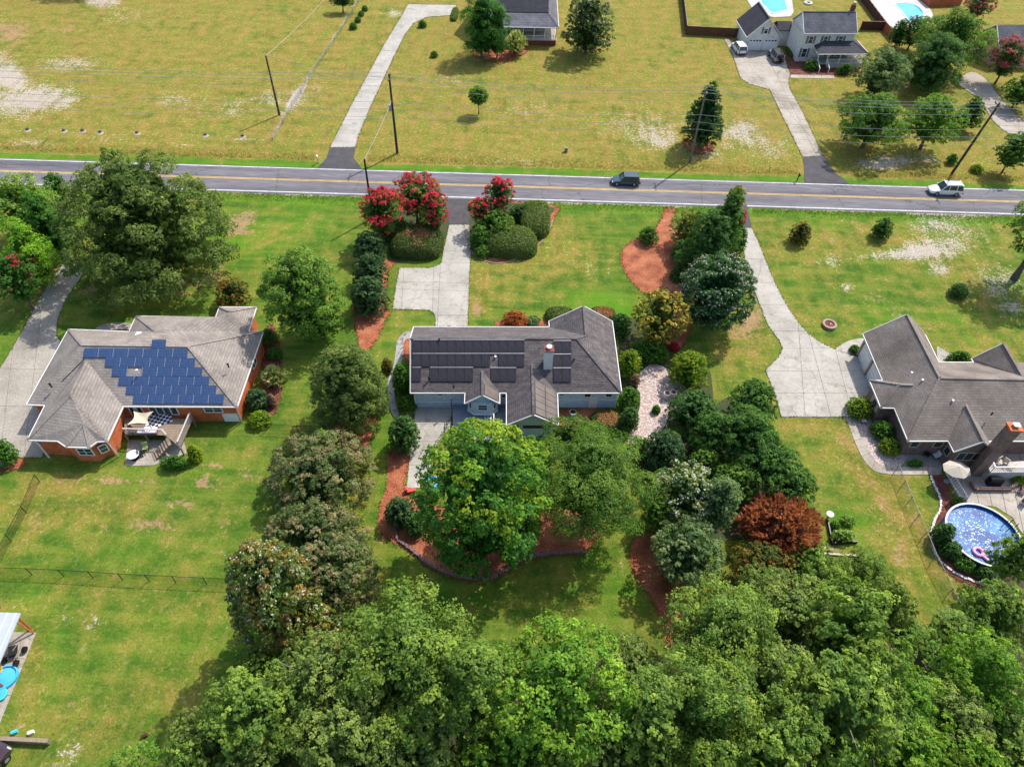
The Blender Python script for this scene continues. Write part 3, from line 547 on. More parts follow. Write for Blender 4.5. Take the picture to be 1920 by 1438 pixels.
    bp = N.new('ShaderNodeBump'); bp.inputs['Strength'].default_value = .7; bp.inputs['Distance'].default_value = .12; L.new(noise(4, 6, ro=.8), bp.inputs['Height']); L.new(bp.outputs[0], b.inputs['Normal'])
    me.materials.append(m); tag(link(bpy.data.objects.new('ground', me)), kind='structure')
ground()
# ------------------------------------------------------------------ road
def rl(x, y0): return (x, y0+.014*x)
def strip(name, y0, y1, z, m, parent=None, x0=-400, x1=400): return sheet(name, [Vector(rl(x0, y0)), Vector(rl(x1, y0)), Vector(rl(x1, y1)), Vector(rl(x0, y1))], z, m, parent)
road = strip('road', 91.75, 99.05, .05, 'asphalt')
for y0, y1, m in ((92.1, 92.28, 'paint_white'), (98.62, 98.80, 'paint_white'), (95.28, 95.42, 'paint_yellow'), (95.56, 95.70, 'paint_yellow')): strip('painted_line', y0, y1, .055, m, road)
sheet('field_track', gp([(760, 8), (852, 10), (852, 22), (800, 30), (745, 40)]), .006, 'concrete_warm') if 0 else None
# asphalt aprons
for i, pts in enumerate([[(619, 277), (667, 277), (663, 296), (680, 319), (596, 315), (612, 297)], [(836, 373), (880, 375), (880, 422), (842, 422), (838, 400)],
                         [(1505, 295), (1543, 293), (1566, 325), (1592, 345), (1508, 344), (1508, 320)], [(1390, 385), (1400, 385), (1409, 428), (1396, 428)]]):
    sheet('driveway_apron', gp(pts), .058+.003*i, 'asphalt_new')
# ------------------------------------------------------------------ driveways
far = gp([(619, 277), (667, 277)])+gp([(672, 255), (700, 190), (735, 115), (757, 70), (775, 45), (800, 33), (855, 29), (855, 10), (765, 9), (750, 35), (720, 85), (690, 140), (660, 195), (635, 245)])
slabs('driveway', far, [((560, 277-26*i), (900, 279-26*i)) for i in range(1, 10)], 'concrete')
dm = gp([(842, 422), (880, 422), (883, 470), (880, 520), (877, 612), (816, 613), (817, 597), (813, 588), (805, 582), (736, 580), (742, 540), (749, 502), (805, 503), (822, 498), (828, 493), (832, 465), (836, 452)])
slabs('driveway', dm, [((820, 471), (900, 471)), ((730, 542), (830, 545)), ((820, 530), (900, 532)), ((860, 592), (900, 592)), ((800, 592), (900, 592)), ((812, 540), (811, 582)), ((826, 492), (824, 531)), ((755, 542), (752, 585)), ((800, 494), (900, 493))], 'concrete')
dr = spline(gp([(1396, 428), (1409, 428), (1432, 480), (1455, 535), (1480, 580), (1505, 615), (1535, 640), (1570, 657), (1590, 664)]), 3, False)
dr2 = spline(gp([(1435, 694), (1467, 654), (1440, 610), (1420, 560), (1400, 500), (1393, 460)]), 3, False)
dr = [v for v in dr]+gp([(1612, 671), (1628, 700), (1645, 740), (1652, 765), (1620, 782), (1583, 782), (1465, 782), (1452, 738)])+dr2
slabs('driveway', dr, [((1380, 443), (1440, 444)), ((1390, 486), (1460, 488)), ((1400, 530), (1470, 531)), ((1410, 572), (1500, 572)), ((1430, 622), (1530, 620)), ((1440, 654), (1620, 653)), ((1440, 696), (1660, 695)), ((1440, 737), (1660, 738)),
                      ((1520, 640), (1560, 790)), ((1565, 650), (1600, 790)), ((1500, 654), (1510, 790)), ((1600, 660), (1655, 790))], 'concrete')
dl = spline(gp([(160, 488), (152, 520), (125, 560), (112, 590), (106, 615), (106, 630)]), 3, False)+gp([(128, 660), (100, 760), (80, 858), (20, 858), (-30, 900), (-60, 760), (0, 692), (40, 625), (80, 550), (118, 495)])
slabs('driveway', dl, [((0, 620), (140, 625)), ((60, 560), (170, 565)), ((-40, 690), (150, 695)), ((-60, 760), (150, 765)), ((20, 690), (0, 860)), ((65, 690), (45, 860))], 'concrete_old')
wl = slabs('front_walk', spline(gp([(178, 618), (190, 610), (210, 606), (246, 607), (246, 618), (215, 618), (180, 622)]), 3), [((205, 600), (205, 630)), ((225, 600), (225, 630))], 'concrete_warm')
slabs('driveway', gp([(1355, 70), (1412, 97), (1466, 96), (1474, 118), (1482, 142), (1478, 150), (1481, 168), (1506, 213), (1543, 293), (1505, 295), (1470, 225), (1443, 169), (1404, 158), (1388, 147), (1374, 105)]),
      [((1340, 118), (1500, 121)), ((1360, 145), (1500, 148)), ((1400, 118), (1440, 165)), ((1440, 190), (1520, 190)), ((1450, 225), (1540, 225)), ((1470, 260), (1560, 260)), ((1430, 90), (1470, 170))], 'concrete_warm')
slabs('driveway', spline(gp([(1795, 155), (1820, 135), (1850, 150), (1880, 190), (1925, 235), (1960, 260), (1925, 255), (1890, 250), (1860, 225), (1840, 190), (1815, 172)]), 3), [((1800, 185), (1900, 180)), ((1830, 215), (1930, 215)), ((1850, 235), (1950, 240))], 'concrete_warm')
slabs('front_walk', gp([(1482, 141), (1564, 142), (1564, 148), (1482, 147)]), [((1500+20*i, 130), (1500+20*i, 160)) for i in range(4)], 'concrete')
# right house walk and pool deck
wk = spline(gp([(1583, 782), (1590, 795), (1600, 822), (1615, 855), (1632, 877), (1648, 886), (1680, 890), (1765, 890)]), 3, False)+spline(gp([(1765, 876), (1700, 875), (1652, 872), (1640, 862), (1625, 838), (1612, 805), (1604, 770)]), 3, False)
slabs('garden_walk', wk, [((1580, 800), (1620, 796)), ((1590, 830), (1630, 818)), ((1610, 858), (1640, 846)), ((1640, 865), (1630, 895)), ((1690, 860), (1690, 900)), ((1730, 860), (1730, 900))], 'concrete_warm')
for pts in ([(1566, 657), (1580, 645), (1600, 637), (1622, 636), (1626, 648), (1606, 652), (1598, 664), (1585, 662)], [(1756, 652), (1770, 657), (1790, 672), (1788, 682), (1762, 682)]):
    sheet('curved_walk', spline(gp(pts), 3), .07, 'concrete')
pd = gp([(1765, 872), (1800, 852), (1840, 845), (1930, 842), (1960, 900), (1960, 1010), (1915, 1000), (1898, 970), (1866, 950), (1835, 946), (1808, 950), (1798, 935), (1780, 905)])
slabs('pool_terrace', pd, [((1780+24*i, 800), (1836+24*i, 1060)) for i in range(7)], 'concrete_warm', gap=.05)
sheet('patio', gp([(1698, 846), (1770, 848), (1772, 876), (1694, 874)]), .028, 'concrete_old')
# gravel yard beside the right house, gravel garden, mulch beds
sheet('gravel_bed', spline(gp([(1598, 782), (1615, 775), (1655, 765), (1680, 800), (1700, 840), (1692, 872), (1655, 873), (1635, 858), (1612, 810)]), 3), .030, 'gravel')
sheet('gravel_bed', spline(gp([(1228, 683), (1252, 692), (1272, 712), (1290, 735), (1285, 760), (1262, 768), (1245, 800), (1225, 830), (1205, 860), (1180, 850), (1180, 810), (1198, 770), (1200, 740), (1190, 715), (1210, 690)]), 3), .030, 'gravel')
BEDS = [
 ('mulch', [(1247, 392), (1266, 393), (1262, 420), (1290, 440), (1300, 500), (1300, 570), (1240, 560), (1206, 549), (1182, 525), (1165, 495), (1167, 470), (1185, 452), (1215, 438), (1235, 420)]),
 ('mulch', [(668, 590), (728, 582), (722, 600), (710, 630), (690, 657), (676, 655), (668, 620)]),
 ('mulch', [(615, 796), (700, 785), (702, 800), (692, 830), (680, 862), (650, 850), (610, 820)]),
 ('mulch', [(730, 848), (768, 848), (764, 880), (760, 920), (800, 940), (850, 960), (900, 1000), (950, 1060), (935, 1082), (900, 1092), (850, 1084), (800, 1060), (760, 1030), (722, 1008), (710, 990), (712, 950), (725, 910)]),
 ('mulch', [(1020, 955), (1080, 960), (1120, 1000), (1090, 1038), (1040, 1040), (990, 1050), (950, 1065), (960, 1040), (1010, 1010)]),
 ('mulch', [(1190, 1010), (1230, 1000), (1270, 1020), (1300, 1060), (1300, 1100), (1285, 1160), (1262, 1215), (1247, 1212), (1245, 1180), (1225, 1130), (1200, 1090), (1182, 1055)]),
 ('mulch', [(1048, 770), (1150, 770), (1150, 815), (1060, 810)]),
 ('mulch', [(755, 632), (772, 625), (772, 680), (758, 670)]),
 ('mulch', [(940, 612), (930, 604), (955, 600), (1000, 600), (1035, 600), (1030, 612)]),
 ('garden_soil', [(745, 400), (838, 385), (838, 440), (828, 452), (790, 480), (745, 492), (730, 470)]),
 ('mulch', [(882, 385), (1038, 385), (1038, 410), (1025, 440), (1000, 462), (970, 482), (930, 492), (895, 482), (880, 465)]),
 ('garden_soil', [(882, 385), (1030, 387), (1028, 408), (1014, 436), (990, 456), (960, 474), (925, 484), (897, 476), (882, 460)]),
 ('mulch', [(700, 490), (740, 490), (728, 510), (725, 550), (722, 582), (700, 590), (660, 580), (680, 520)]),
 ('mulch_dark', [(1742, 890), (1766, 890), (1785, 930), (1800, 960), (1780, 990), (1775, 1030), (1800, 1065), (1850, 1085), (1880, 1100), (1840, 1102), (1790, 1085), (1760, 1050), (1748, 1010), (1755, 980), (1764, 950), (1755, 920)]),
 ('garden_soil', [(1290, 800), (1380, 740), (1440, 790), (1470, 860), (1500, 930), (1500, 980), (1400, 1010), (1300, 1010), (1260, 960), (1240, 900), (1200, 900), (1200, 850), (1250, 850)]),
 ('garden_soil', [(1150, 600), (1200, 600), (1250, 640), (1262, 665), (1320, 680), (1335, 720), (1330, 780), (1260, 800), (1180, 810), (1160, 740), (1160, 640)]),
 ('mulch', [(1232, 548), (1290, 556), (1296, 600), (1286, 640), (1262, 662), (1248, 640), (1236, 600)]),
 ('mulch', [(885, 96), (920, 85), (985, 88), (985, 100), (945, 118), (900, 110)]),
 ('mulch', [(1280, 262), (1330, 262), (1335, 283), (1300, 287)]),
 ('mulch_dark', [(498, 620), (516, 618), (528, 700), (522, 760), (500, 780), (492, 700)]),
 ('mulch', [(0, 868), (40, 860), (48, 872), (20, 882), (0, 884)]),
 ('mulch_dark', [(1460, 96), (1500, 110), (1600, 130), (1600, 140), (1484, 140), (1478, 118)]),
]
for i, (m, pts) in enumerate(BEDS): sheet('mulch_bed', spline(gp(pts), 4), .012+.0011*i, m)
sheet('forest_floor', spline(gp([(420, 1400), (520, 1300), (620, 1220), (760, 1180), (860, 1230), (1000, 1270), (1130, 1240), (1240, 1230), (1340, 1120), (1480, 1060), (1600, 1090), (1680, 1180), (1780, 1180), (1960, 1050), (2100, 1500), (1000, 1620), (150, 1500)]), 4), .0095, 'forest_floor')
0 and sheet('under_tree_soil', spline(gp([(480, 900), (640, 850), (700, 960), (700, 1090), (600, 1200), (480, 1200), (440, 1080)]), 4), .0085, 'forest_floor')
# curved retaining edge round the maple bed, stone edges: ground trim (part of the beds)
def edging(name, pts, wd, ht, m, label=None, cat='edging', jag=0., closed=False):
    P = spline(gp(pts), 8, closed); mb = MB(); P = P+[P[0]] if closed else P
    if jag:
        for p, q in zip(P, P[1:]):
            L = (q-p).length; k = max(1, int(L/jag))
            for j in range(k):
                c = p.lerp(q, (j+.5)/k); mb.box(c.x+rnd.uniform(-.04, .04), c.y+rnd.uniform(-.04, .04), ht/2, L/k*.92, wd*rnd.uniform(.8, 1.2), ht*rnd.uniform(.7, 1.3), math.atan2(q.y-p.y, q.x-p.x)+rnd.uniform(-.3, .3))
    else:
        for p, q in zip(P, P[1:]): mb.bar((p.x, p.y, ht/2), (q.x, q.y, ht/2), wd, ht)
    o = mb.build(name, m); tag(o, label, cat); return o
edging('garden_edging', [(745, 985), (745, 1010), (770, 1030), (800, 1055), (845, 1078), (900, 1086), (935, 1078), (985, 1048), (1040, 1038), (1100, 1036)], .28, .3, 'edge_purple', 'low purplish block edging curving round the mulch under the big maple', jag=.35)
edging('garden_edging', [(1744, 892), (1752, 912), (1762, 935), (1762, 955), (1752, 975), (1746, 1000), (1750, 1030), (1765, 1055), (1800, 1080), (1850, 1098)], .22, .16, 'stone_white', 'white stones lining the dark mulch bed by the round pool', jag=.25)
edging('garden_edging', [(883, 470), (895, 484), (930, 494), (970, 486), (1000, 468), (1026, 440), (1037, 412)], .12, .1, 'terracotta', 'thin reddish edge along the bed right of the front driveway')
for a in ([(775, 622), (757, 624), (745, 640), (742, 660), (738, 685), (728, 712), (727, 740), (732, 768), (742, 786), (752, 786), (744, 765), (740, 740), (741, 715), (750, 690), (756, 665), (757, 645), (762, 636), (776, 634)],):
    p = sheet('stone_path', spline(gp(a), 3), .038, 'stone_path')
# smaller far paths and the strip of bare ground by the field fence
# ================================================================== HOUSES
def V3(p, z=None): return Vector((p[0], p[1], p[2] if z is None else z))
def ccw(p): return p if sum(p[i][0]*p[(i+1) % len(p)][1]-p[(i+1) % len(p)][0]*p[i][1] for i in range(len(p))) > 0 else p[::-1]
def inset(poly, d):
    P = [Vector(p[:2]) for p in ccw([tuple(q) for q in poly])]; n = len(P); out = []
    for i in range(n):
        a, b, c = P[i-1], P[i], P[(i+1) % n]; u, v = (b-a).normalized(), (c-b).normalized()
        nu, nv = Vector((-u.y, u.x)), Vector((-v.y, v.x)); k = (nu+nv); k = k/max(.25, 1+nu.dot(nv)); out.append(b+k*d)
    return out
def roof(root, planes, m, eaves=(), ridges=(), trim='trim_white', th=.14):
    mb = MB()
    for i, p in enumerate(planes): mb.plate(p, th+.004*i)
    r = mb.build('roof', m, root)
    if eaves:
        t = MB()
        for chain in eaves:
            for a, b in zip(chain, chain[1:]): t.bar(V3(a)+Vector((0, 0, -.05)), V3(b)+Vector((0, 0, -.05)), .085, .15)
        t.build('gutter', trim, root)
    if ridges:
        t = MB()
        for a, b in ridges: t.bar(V3(a)+Vector((0, 0, .02)), V3(b)+Vector((0, 0, .02)), .26, .05)
        t.build('ridge_cap', m, root)
    return r
def walls(root, poly, z0, z1, m, name='wall'): return MB().prism([Vector(p[:2]) for p in poly], z0, z1).build(name, m, root)
def gable(root, a, b, apex, z0, m, th=.12):
    a, b, c = V3(a), V3(b), V3(apex); d = (b-a).normalized(); n = Vector((d.y, -d.x, 0))*-th
    pts = [Vector((a.x, a.y, z0)), Vector((b.x, b.y, z0)), b, c, a]; mb = MB()
    k = [tuple(p) for p in pts]+[tuple(p+n) for p in pts]; mb.v = k; mb.f = [(0, 1, 2, 3, 4), (9, 8, 7, 6, 5)]+[(i, 5+i, 5+(i+1) % 5, (i+1) % 5) for i in range(5)]
    return mb.build('gable_wall', m, root)
MC = {}
def shared(key, fn):
    if key not in MC: MC[key] = fn()
    return MC[key]
def wmat(o, x, y): z = x.cross(y); return Matrix(((x.x, y.x, z.x, o.x), (x.y, y.y, z.y, o.y), (x.z, y.z, z.z, o.z), (0, 0, 0, 1)))
def window(root, a, b, px, py, w_, h_, cz=None, mull=1, frame='trim_white', shutters=None, t=None, bars=0):
    """window on the wall a->b (outside on the right hand side), centred where the photo shows it"""
    a, b = Vector(a[:2]), Vector(b[:2]); d = (b-a).normalized(); X = Vector((d.x, d.y, 0)); n = Vector((d.y, -d.x, 0))
    if t is not None: c = a.lerp(b, t); P = Vector((c.x, c.y, cz))
    else: P = on_wall(px, py, a, b)
    if cz is not None: P.z = cz
    M_ = wmat(P+n*.03, X, Vector((0, 0, 1)))
    def fr():
        m = MB(); f = .1
        for sx in (-1, 1): m.box(sx*w_/2, 0, 0, f, h_+f, .1)
        for sy in (-1, 1): m.box(0, sy*h_/2, 0, w_+f, f, .1004)
        for k in range(1, mull+1): m.box(-w_/2+w_*k/(mull+1), 0, .004, .07, h_, .09)
        for k in range(1, bars+1): m.box(0, -h_/2+h_*k/(bars+1), .002, w_, .04, .085)
        return m.mesh('window')
    W_ = mesh_obj('window', shared(('wf', w_, h_, mull, bars), fr), frame, root, M_)
    mesh_obj('pane', shared(('wp', w_, h_), lambda: MB().box(0, 0, 0, w_, h_, .04).mesh('pane')), 'glass', W_, M_)
    if shutters:
        for s in (-1, 1): mesh_obj('shutter', shared(('sh', h_), lambda: MB().box(0, 0, 0, .4, h_, .06).mesh('shutter')), shutters, root, M_ @ Matrix.Translation((s*(w_/2+.28), 0, .0)))
    return W_
def panels(root, plane, rows, m, edge=.02, railm=None, gap=.03, sep=0):
    """rows: (list of quads as photo points TL, TR, BL, n, skip) laid on the roof plane"""
    p0, n = plane
    for TL, TR, BL, k, skip in rows:
        A, B_, D = (on_plane(*q, p0, n) for q in (TL, TR, BL)); X = (B_-A).normalized(); L = (B_-A).length/k; Y = (D-A); Y = (Y-X*Y.dot(X)); H_ = Y.length; Y = -Y.normalized()
        L5, H5 = round(L-gap, 2), round(H_-gap, 2)
        for i in range(k):
            if i in skip: continue
            o = A+X*(L*i+gap/2)-Y*(H_-gap/2)+X.cross(Y)*.09
            mesh_obj('solar_panel', shared((m, L5, H5), lambda: MB().box(L5/2, H5/2, 0, L5, H5, .05).mesh('solar_panel')), m, root, wmat(o, X, Y))
        if sep:
            for i in range(1, k): o = A+X*(L*i)+X.cross(Y)*.1; MB().bar(o, o-Y*(H_-.05), sep, .06).build('panel_rail', 'panel_rail', root)
        if railm:
            q = MB().bar(A+X.cross(Y)*.11, A+X*L*k+X.cross(Y)*.11, .07, .05); q.build('panel_rail', railm, root)
def plane_of(p): a, b, c = V3(p[0]), V3(p[1]), V3(p[2]); return a, (b-a).cross(c-a).normalized()
def vent(root, px, py, z, m='metal_black', r=.08, h=.22):
    p = G(px, py, z); MB().cyl(p.x, p.y, z-.25, z+h, r, 8).cyl(p.x, p.y, z+h, z+h+.1, r*1.6, 8).build('roof_vent', m, root)
# ---- A: orange brick house on the left
A_ = thing('brick_house', 'orange brick house under a grey roof topped by a stepped field of blue solar panels', 'house', (-40, 50, 0))
ev = [(-51.85, 58.05), (-51.25, 46.65), (-49.3, 46.63), (-48.96, 42.07), (-45.9, 42.1), (-44.7, 41.4), (-42.4, 41.45), (-41.9, 42.2), (-40.92, 42.31), (-41.1, 46.9), (-29.15, 47.42), (-29.35, 58.9), (-31.03, 58.8), (-31.25, 63.04), (-35.7, 62.79), (-35.6, 60.94), (-44.97, 60.68), (-44.8, 58.05)]
E3 = [(x, y, 3.) for x, y in ev]
b_, c_, w_s, r_s = (-46.65, 52.7, 6.1), (-35.3, 53.1, 6.1), (-45.75, 51.1, 5.25), (-45.45, 46.35, 5.25)
n3, n4, n5, n6, e1 = (-40.1, 55.9, 5.4), (-39.1, 55.95, 5.4), (-42.2, 53.0, 6.05), (-37.1, 53.15, 6.05), (-33.3, 60.6, 4.4)
rA = roof(A_, [
 [E3[0], b_, w_s, E3[2], E3[1]], [b_, c_, E3[10], E3[9], w_s], [w_s, r_s, E3[3], E3[2]], [w_s, E3[9], E3[8], r_s],
 [r_s, E3[8], E3[7], (-43.4, 43.6, 4.1), E3[4], E3[3]], [(-43.4, 43.6, 4.1), E3[7], E3[6]], [(-43.4, 43.6, 4.1), E3[6], E3[5]], [(-43.4, 43.6, 4.1), E3[5], E3[4]],
 [E3[0], E3[17], n5, b_], [E3[17], E3[16], n3, n5], [E3[16], E3[15], (-34.3, 59.6, 4.4), n4, n3], [n3, n4, n6, n5],
 [E3[15], E3[14], e1, (-34.3, 59.6, 4.4)], [E3[14], E3[13], e1], [e1, E3[13], E3[12], (-34.3, 59.6, 4.4)], [n4, (-34.3, 59.6, 4.4), E3[12], n6],
 [n6, E3[12], E3[11], c_], [c_, E3[11], E3[10]]], 'shingle_grey', [E3+[E3[0]]],
 [(b_, c_), (b_, E3[0]), (c_, E3[10]), (c_, E3[11]), (w_s, r_s), (r_s, E3[3]), (r_s, E3[8]), (n3, n4), (n3, E3[16]), (e1, E3[13]), (e1, E3[14]), ((-43.4, 43.6, 4.1), E3[6]), ((-43.4, 43.6, 4.1), E3[5])])
wa = inset(ev, .42)
walls(A_, wa, 0, 2.93, 'brick_orange')
pl = plane_of([b_, E3[10], c_])
ZAp = lambda x, y: (x/3.4286, 540+y/3.4286)
panels(rA, pl, [
 (ZAp(980, 333), ZAp(1072, 333), ZAp(980, 390), 1, ()), (ZAp(545, 389), ZAp(1212, 391), ZAp(543, 449), 7, ()), (ZAp(684, 448), ZAp(1258, 452), ZAp(682, 509), 6, ()),
 (ZAp(728, 508), ZAp(1305, 512), ZAp(727, 569), 6, (1,)), (ZAp(770, 568), ZAp(1350, 570), ZAp(769, 628), 6, ()), (ZAp(817, 627), ZAp(1395, 627), ZAp(816, 687), 6, ()), (ZAp(862, 685), ZAp(1442, 685), ZAp(860, 747), 6, ())], 'panel_blue', gap=.03, sep=.06)
S1, S2 = (-48.5, 42.5), (-41.4, 42.7)
window(A_, (-44.6, 41.85), (-42.5, 41.87), 160, 846, 1.5, 1.1, mull=1, bars=1, cz=1.7)
window(A_, (-42.3, 41.95), (-41.35, 42.65), 0, 0, .75, 1.1, cz=1.75, t=.5, bars=1, mull=0)
window(A_, (-41, 47.3), (-29.6, 47.85), 401, 770, 1.9, .95, bars=1, cz=2.1)
for q in (248, 262): window(A_, (-41, 47.3), (-29.6, 47.85), q, 768, .55, 1.7, mull=0, cz=1.75)
for q in (288, 301, 314, 327): window(A_, (-41, 47.3), (-29.6, 47.85), q, 770, .72, 1.5, mull=0, cz=2.0)
window(A_, (-29.6, 47.85), (-29.8, 58.5), 479, 688, 1.3, 1.1, cz=1.8)
P = on_wall(440, 797, (-41, 47.3), (-29.6, 47.85)); MB().box(P.x, P.y-.08, .75, 1.6, .1, 1.3, .05).build('cellar_door', 'trim_white', A_)
P = G(260, 633, 4.2); MB().box(P.x, P.y, P.z, .55, 1.1, .8).build('skylight_cap', 'trim_white', A_)
vent(A_, 95, 723, 4.5); vent(A_, 428, 686, 5.0); vent(A_, 258, 697, 5.2, 'trim_white')
MB().bar((-48.6, 42.3, 2.9), (-48.0, 42.0, 2.3), .12).bar((-48.0, 42.0, 2.3), (-48.0, 42.0, .1), .12).build('downspout', 'trim_white', A_)
MB().bar((-41.1, 42.4, 2.9), (-40.95, 42.55, .1), .12).build('downspout', 'trim_white', A_); MB().bar((-29.4, 47.6, 2.9), (-29.5, 47.7, .1), .12).build('downspout', 'trim_white', A_)
MB().bar((-47.0, 47.9, 5.35+.1), (-46.0, 51.2, 5.5), .1, .05).build('vent_strip', 'metal_black', rA)
# deck behind the brick house
dk = thing('wooden_deck', 'raised grey plank deck with rails and stairs behind the orange brick house', 'deck', (-38, 44.5, 0))
dz = 1.3
dpoly = [G(235, 815, dz).xy, G(272, 815, dz).xy, G(310, 816, dz).xy, G(338, 839, dz).xy, G(361, 786, dz).xy, G(300, 783, dz).xy, G(232, 783, dz).xy]
for i in range(24):
    y0 = 42.6+i*.22; q = clip(clip([Vector(p) for p in dpoly], Vector((0, y0)), Vector((0, 1))), Vector((0, y0+.19)), Vector((0, -1)))
    if len(q) > 2 and area(q) > .05: MB().prism(q, dz-.06, dz).build('plank', 'deck_wood', dk)
rp_ = [G(x, y, dz) for x, y in [(236, 814), (272, 815), (310, 816), (318, 826)]]; rp2 = [G(361, 784, dz), G(338, 839, dz)]
mb = MB()
for ch in (rp_, rp2):
    for a, b in zip(ch, ch[1:]):
        mb.bar(a+Vector((0, 0, 1)), b+Vector((0, 0, 1)), .14, .05); L = (b-a).length
        for k in range(int(L/.18)+1): p = a.lerp(b, k*.18/L); mb.bar(p, p+Vector((0, 0, 1)), .04)
mb.build('railing', 'deck_pale', dk)
mb = MB()
for p in dpoly[:5]: MB().bar((p.x, p.y, 0), (p.x, p.y, dz), .14).build('post', 'deck_wood', dk)

a, b = G(318, 826, dz), G(288, 858, 0)
for k in range(7): p = a.lerp(b, (k+.5)/7); MB().box(p.x, p.y, p.z, .32, 1.1, .06, math.radians(35)).build('stair_tread', 'deck_wood', dk)
tag(sheet('patio', gp([(235, 868), (240, 825), (345, 826), (350, 850), (290, 872), (235, 874)]), .035, 'concrete_old'))
t = thing('shade_sail', 'tan cloth shade sail stretched over the deck of the brick house', 'shade sail', G(262, 785, 2.6)); cs = [G(250, 771, 2.7), G(288, 771, 2.9), G(280, 796, 2.6), G(238, 796, 2.5)]
mb = MB(); N_ = 8
for i in range(N_+1):
    for j in range(N_+1):
        u, v = i/N_, j/N_; uu = .5+(u-.5)*(1-.35*math.sin(PI*v)); vv = .5+(v-.5)*(1-.25*math.sin(PI*u))
        p = cs[0].lerp(cs[1], uu).lerp(cs[3].lerp(cs[2], uu), vv); mb.v.append((p.x, p.y, p.z-.3*math.sin(PI*u)*math.sin(PI*v)))
mb.f = [(i*(N_+1)+j, (i+1)*(N_+1)+j, (i+1)*(N_+1)+j+1, i*(N_+1)+j+1) for i in range(N_) for j in range(N_)]
mb.build('cloth', 'cloth_tan', t, smooth=True)
mb = MB()
for q in cs: MB().bar(q, (q.x, q.y, dz), .06).build('post', 'metal_black', t)
# dark-and-light checked outdoor rug: squares are real tiles
rg = thing('checked_rug', 'black and white checked rug on the deck under the shade sail', 'rug', G(305, 795, dz))
o = G(281, 803, dz+.02); ux, uy = (G(312, 806, dz)-o).normalized(), None; ux = Vector((.86, .5, 0)); uy = Vector((-.5, .86, 0))
for i in range(9):
    for j in range(8): p = o+ux*(.3*i)+uy*(.3*j)-ux*.2; MB().box(p.x, p.y, dz+.015, .29, .29, .01, math.radians(30)).build('square', 'rubber' if (i+j) % 2 else 'cloth_white', rg)
t = thing('deck_table', 'round white table on the lower patio behind the brick house', 'table', G(249, 852, 0)); p = G(249, 852, .72)
MB().cyl(p.x, p.y, .68, .74, .6, 24).build('table_top', 'cloth_white', t); MB().cyl(p.x, p.y, 0, .68, .08).cyl(p.x, p.y, 0, .04, .4, 12).build('pedestal', 'metal_black', t)
t = thing('daybed', 'white cushioned daybed against the front rail of the wooden deck', 'daybed', G(279, 810, dz)); p = G(279, 811, dz)
MB().box(p.x, p.y, dz+.2, 2.0, .8, .3, .05).build('frame', 'cloth_brown', t); MB().box(p.x, p.y, dz+.43, 1.9, .75, .15, .05).build('cushion', 'cloth_white', t)
def chair(label, p, rz, m, group=None, z=None):
    t = thing('chair', label, 'chair', p, rz, group); W0 = Wm[t.name]
    mesh_obj('seat', shared('ch_s', lambda: MB().box(0, 0, .42, .55, .55, .08).mesh('seat')), m, t, W0)
    mesh_obj('backrest', shared('ch_b', lambda: MB().box(0, .27, .72, .55, .07, .5).mesh('backrest')), m, t, W0)
    for sx in (-.23, .23):
        for sy in (-.23, .23): mesh_obj('leg', shared('ch_l', lambda: MB().box(0, 0, .2, .05, .05, .4).mesh('leg')), 'metal_black', t, W0 @ Matrix.Translation((sx, sy, 0)))
    return t
for me_ in (): pass
chair('yellow-green chair on the lower patio behind the brick house', G(275, 843, 0), .3, 'green_plastic')
chair('dark chair beside the round white patio table', G(268, 853, 0), 2.2, 'metal_black')
chair('brown wicker chair on the deck left of the white daybed', G(250, 811, dz), 1.2, 'cloth_brown')
# ---- B: pale blue house in the middle
B_ = thing('blue_house', 'pale blue sided house with a charcoal roof carrying black solar panels', 'house', (0, 55, 0))
SW, SE, NW, Vn, N1w, N1e = (-11.07, 50.29, 3), (12.15, 51.46, 3), (-11.95, 60.65, 3), (4.2, 61.5, 3), (4.15, 62.5, 3), (11.85, 62.9, 3)
R1, R2, aN, J = (-11.45, 55.5, 6.2), (7, 56.5, 6.2), (8.1, 62.75, 5.45), (8.2, 57.75, 5.45)
W2 = dict(wf=(-.42, 46.34, 3), wb=(-.58, 50.8, 3), ef=(5.1, 46.6, 3), eb=(5.05, 51.1, 3), rf=(2.35, 46.4, 4.85), rb=(2.15, 53.5, 4.95))
BY = dict(wf=(-5.05, 49.09, 3), wb=(-5.1, 50.6, 3), ef=(-1.23, 49.28, 3), eb=(-1.3, 50.8, 3), rf=(-3.1, 49.15, 4.45), rb=(-3.3, 52.7, 4.5))
rB = roof(B_, [[SW, SE, R2, R1], [NW, Vn, J, R2, R1], [Vn, N1w, aN, J], [SE, N1e, aN, J, R2],
 [W2['wf'], W2['rf'], W2['rb'], W2['wb']], [W2['rf'], W2['ef'], W2['eb'], W2['rb']], [BY['wf'], BY['rf'], BY['rb'], BY['wb']], [BY['rf'], BY['ef'], BY['eb'], BY['rb']]],
 'shingle_charcoal', [[NW, SW, BY['wb'], BY['wf'], BY['rf'], BY['ef'], BY['eb'], W2['wb'], W2['wf'], W2['rf'], W2['ef'], W2['eb'], SE, N1e], [N1e, aN, N1w, Vn, NW], [NW, R1, SW]],
 [(R1, R2), (R2, SE), (R2, J), (J, aN), (W2['rf'], W2['rb']), (BY['rf'], BY['rb'])])
fb = inset([SW, SE, N1e, N1w, Vn, NW], .4); walls(B_, fb, 0, 2.93, 'siding_blue')
gable(B_, (fb[0].x, 60.2, 2.9), (fb[0].x+.3, 50.9, 2.9), (-11.1, 55.5, 5.85), 2.8, 'siding_blue'); gable(B_, (11.4, 62.4, 2.9), (4.6, 62.1, 2.9), (8.1, 62.3, 5.2), 2.8, 'siding_blue')
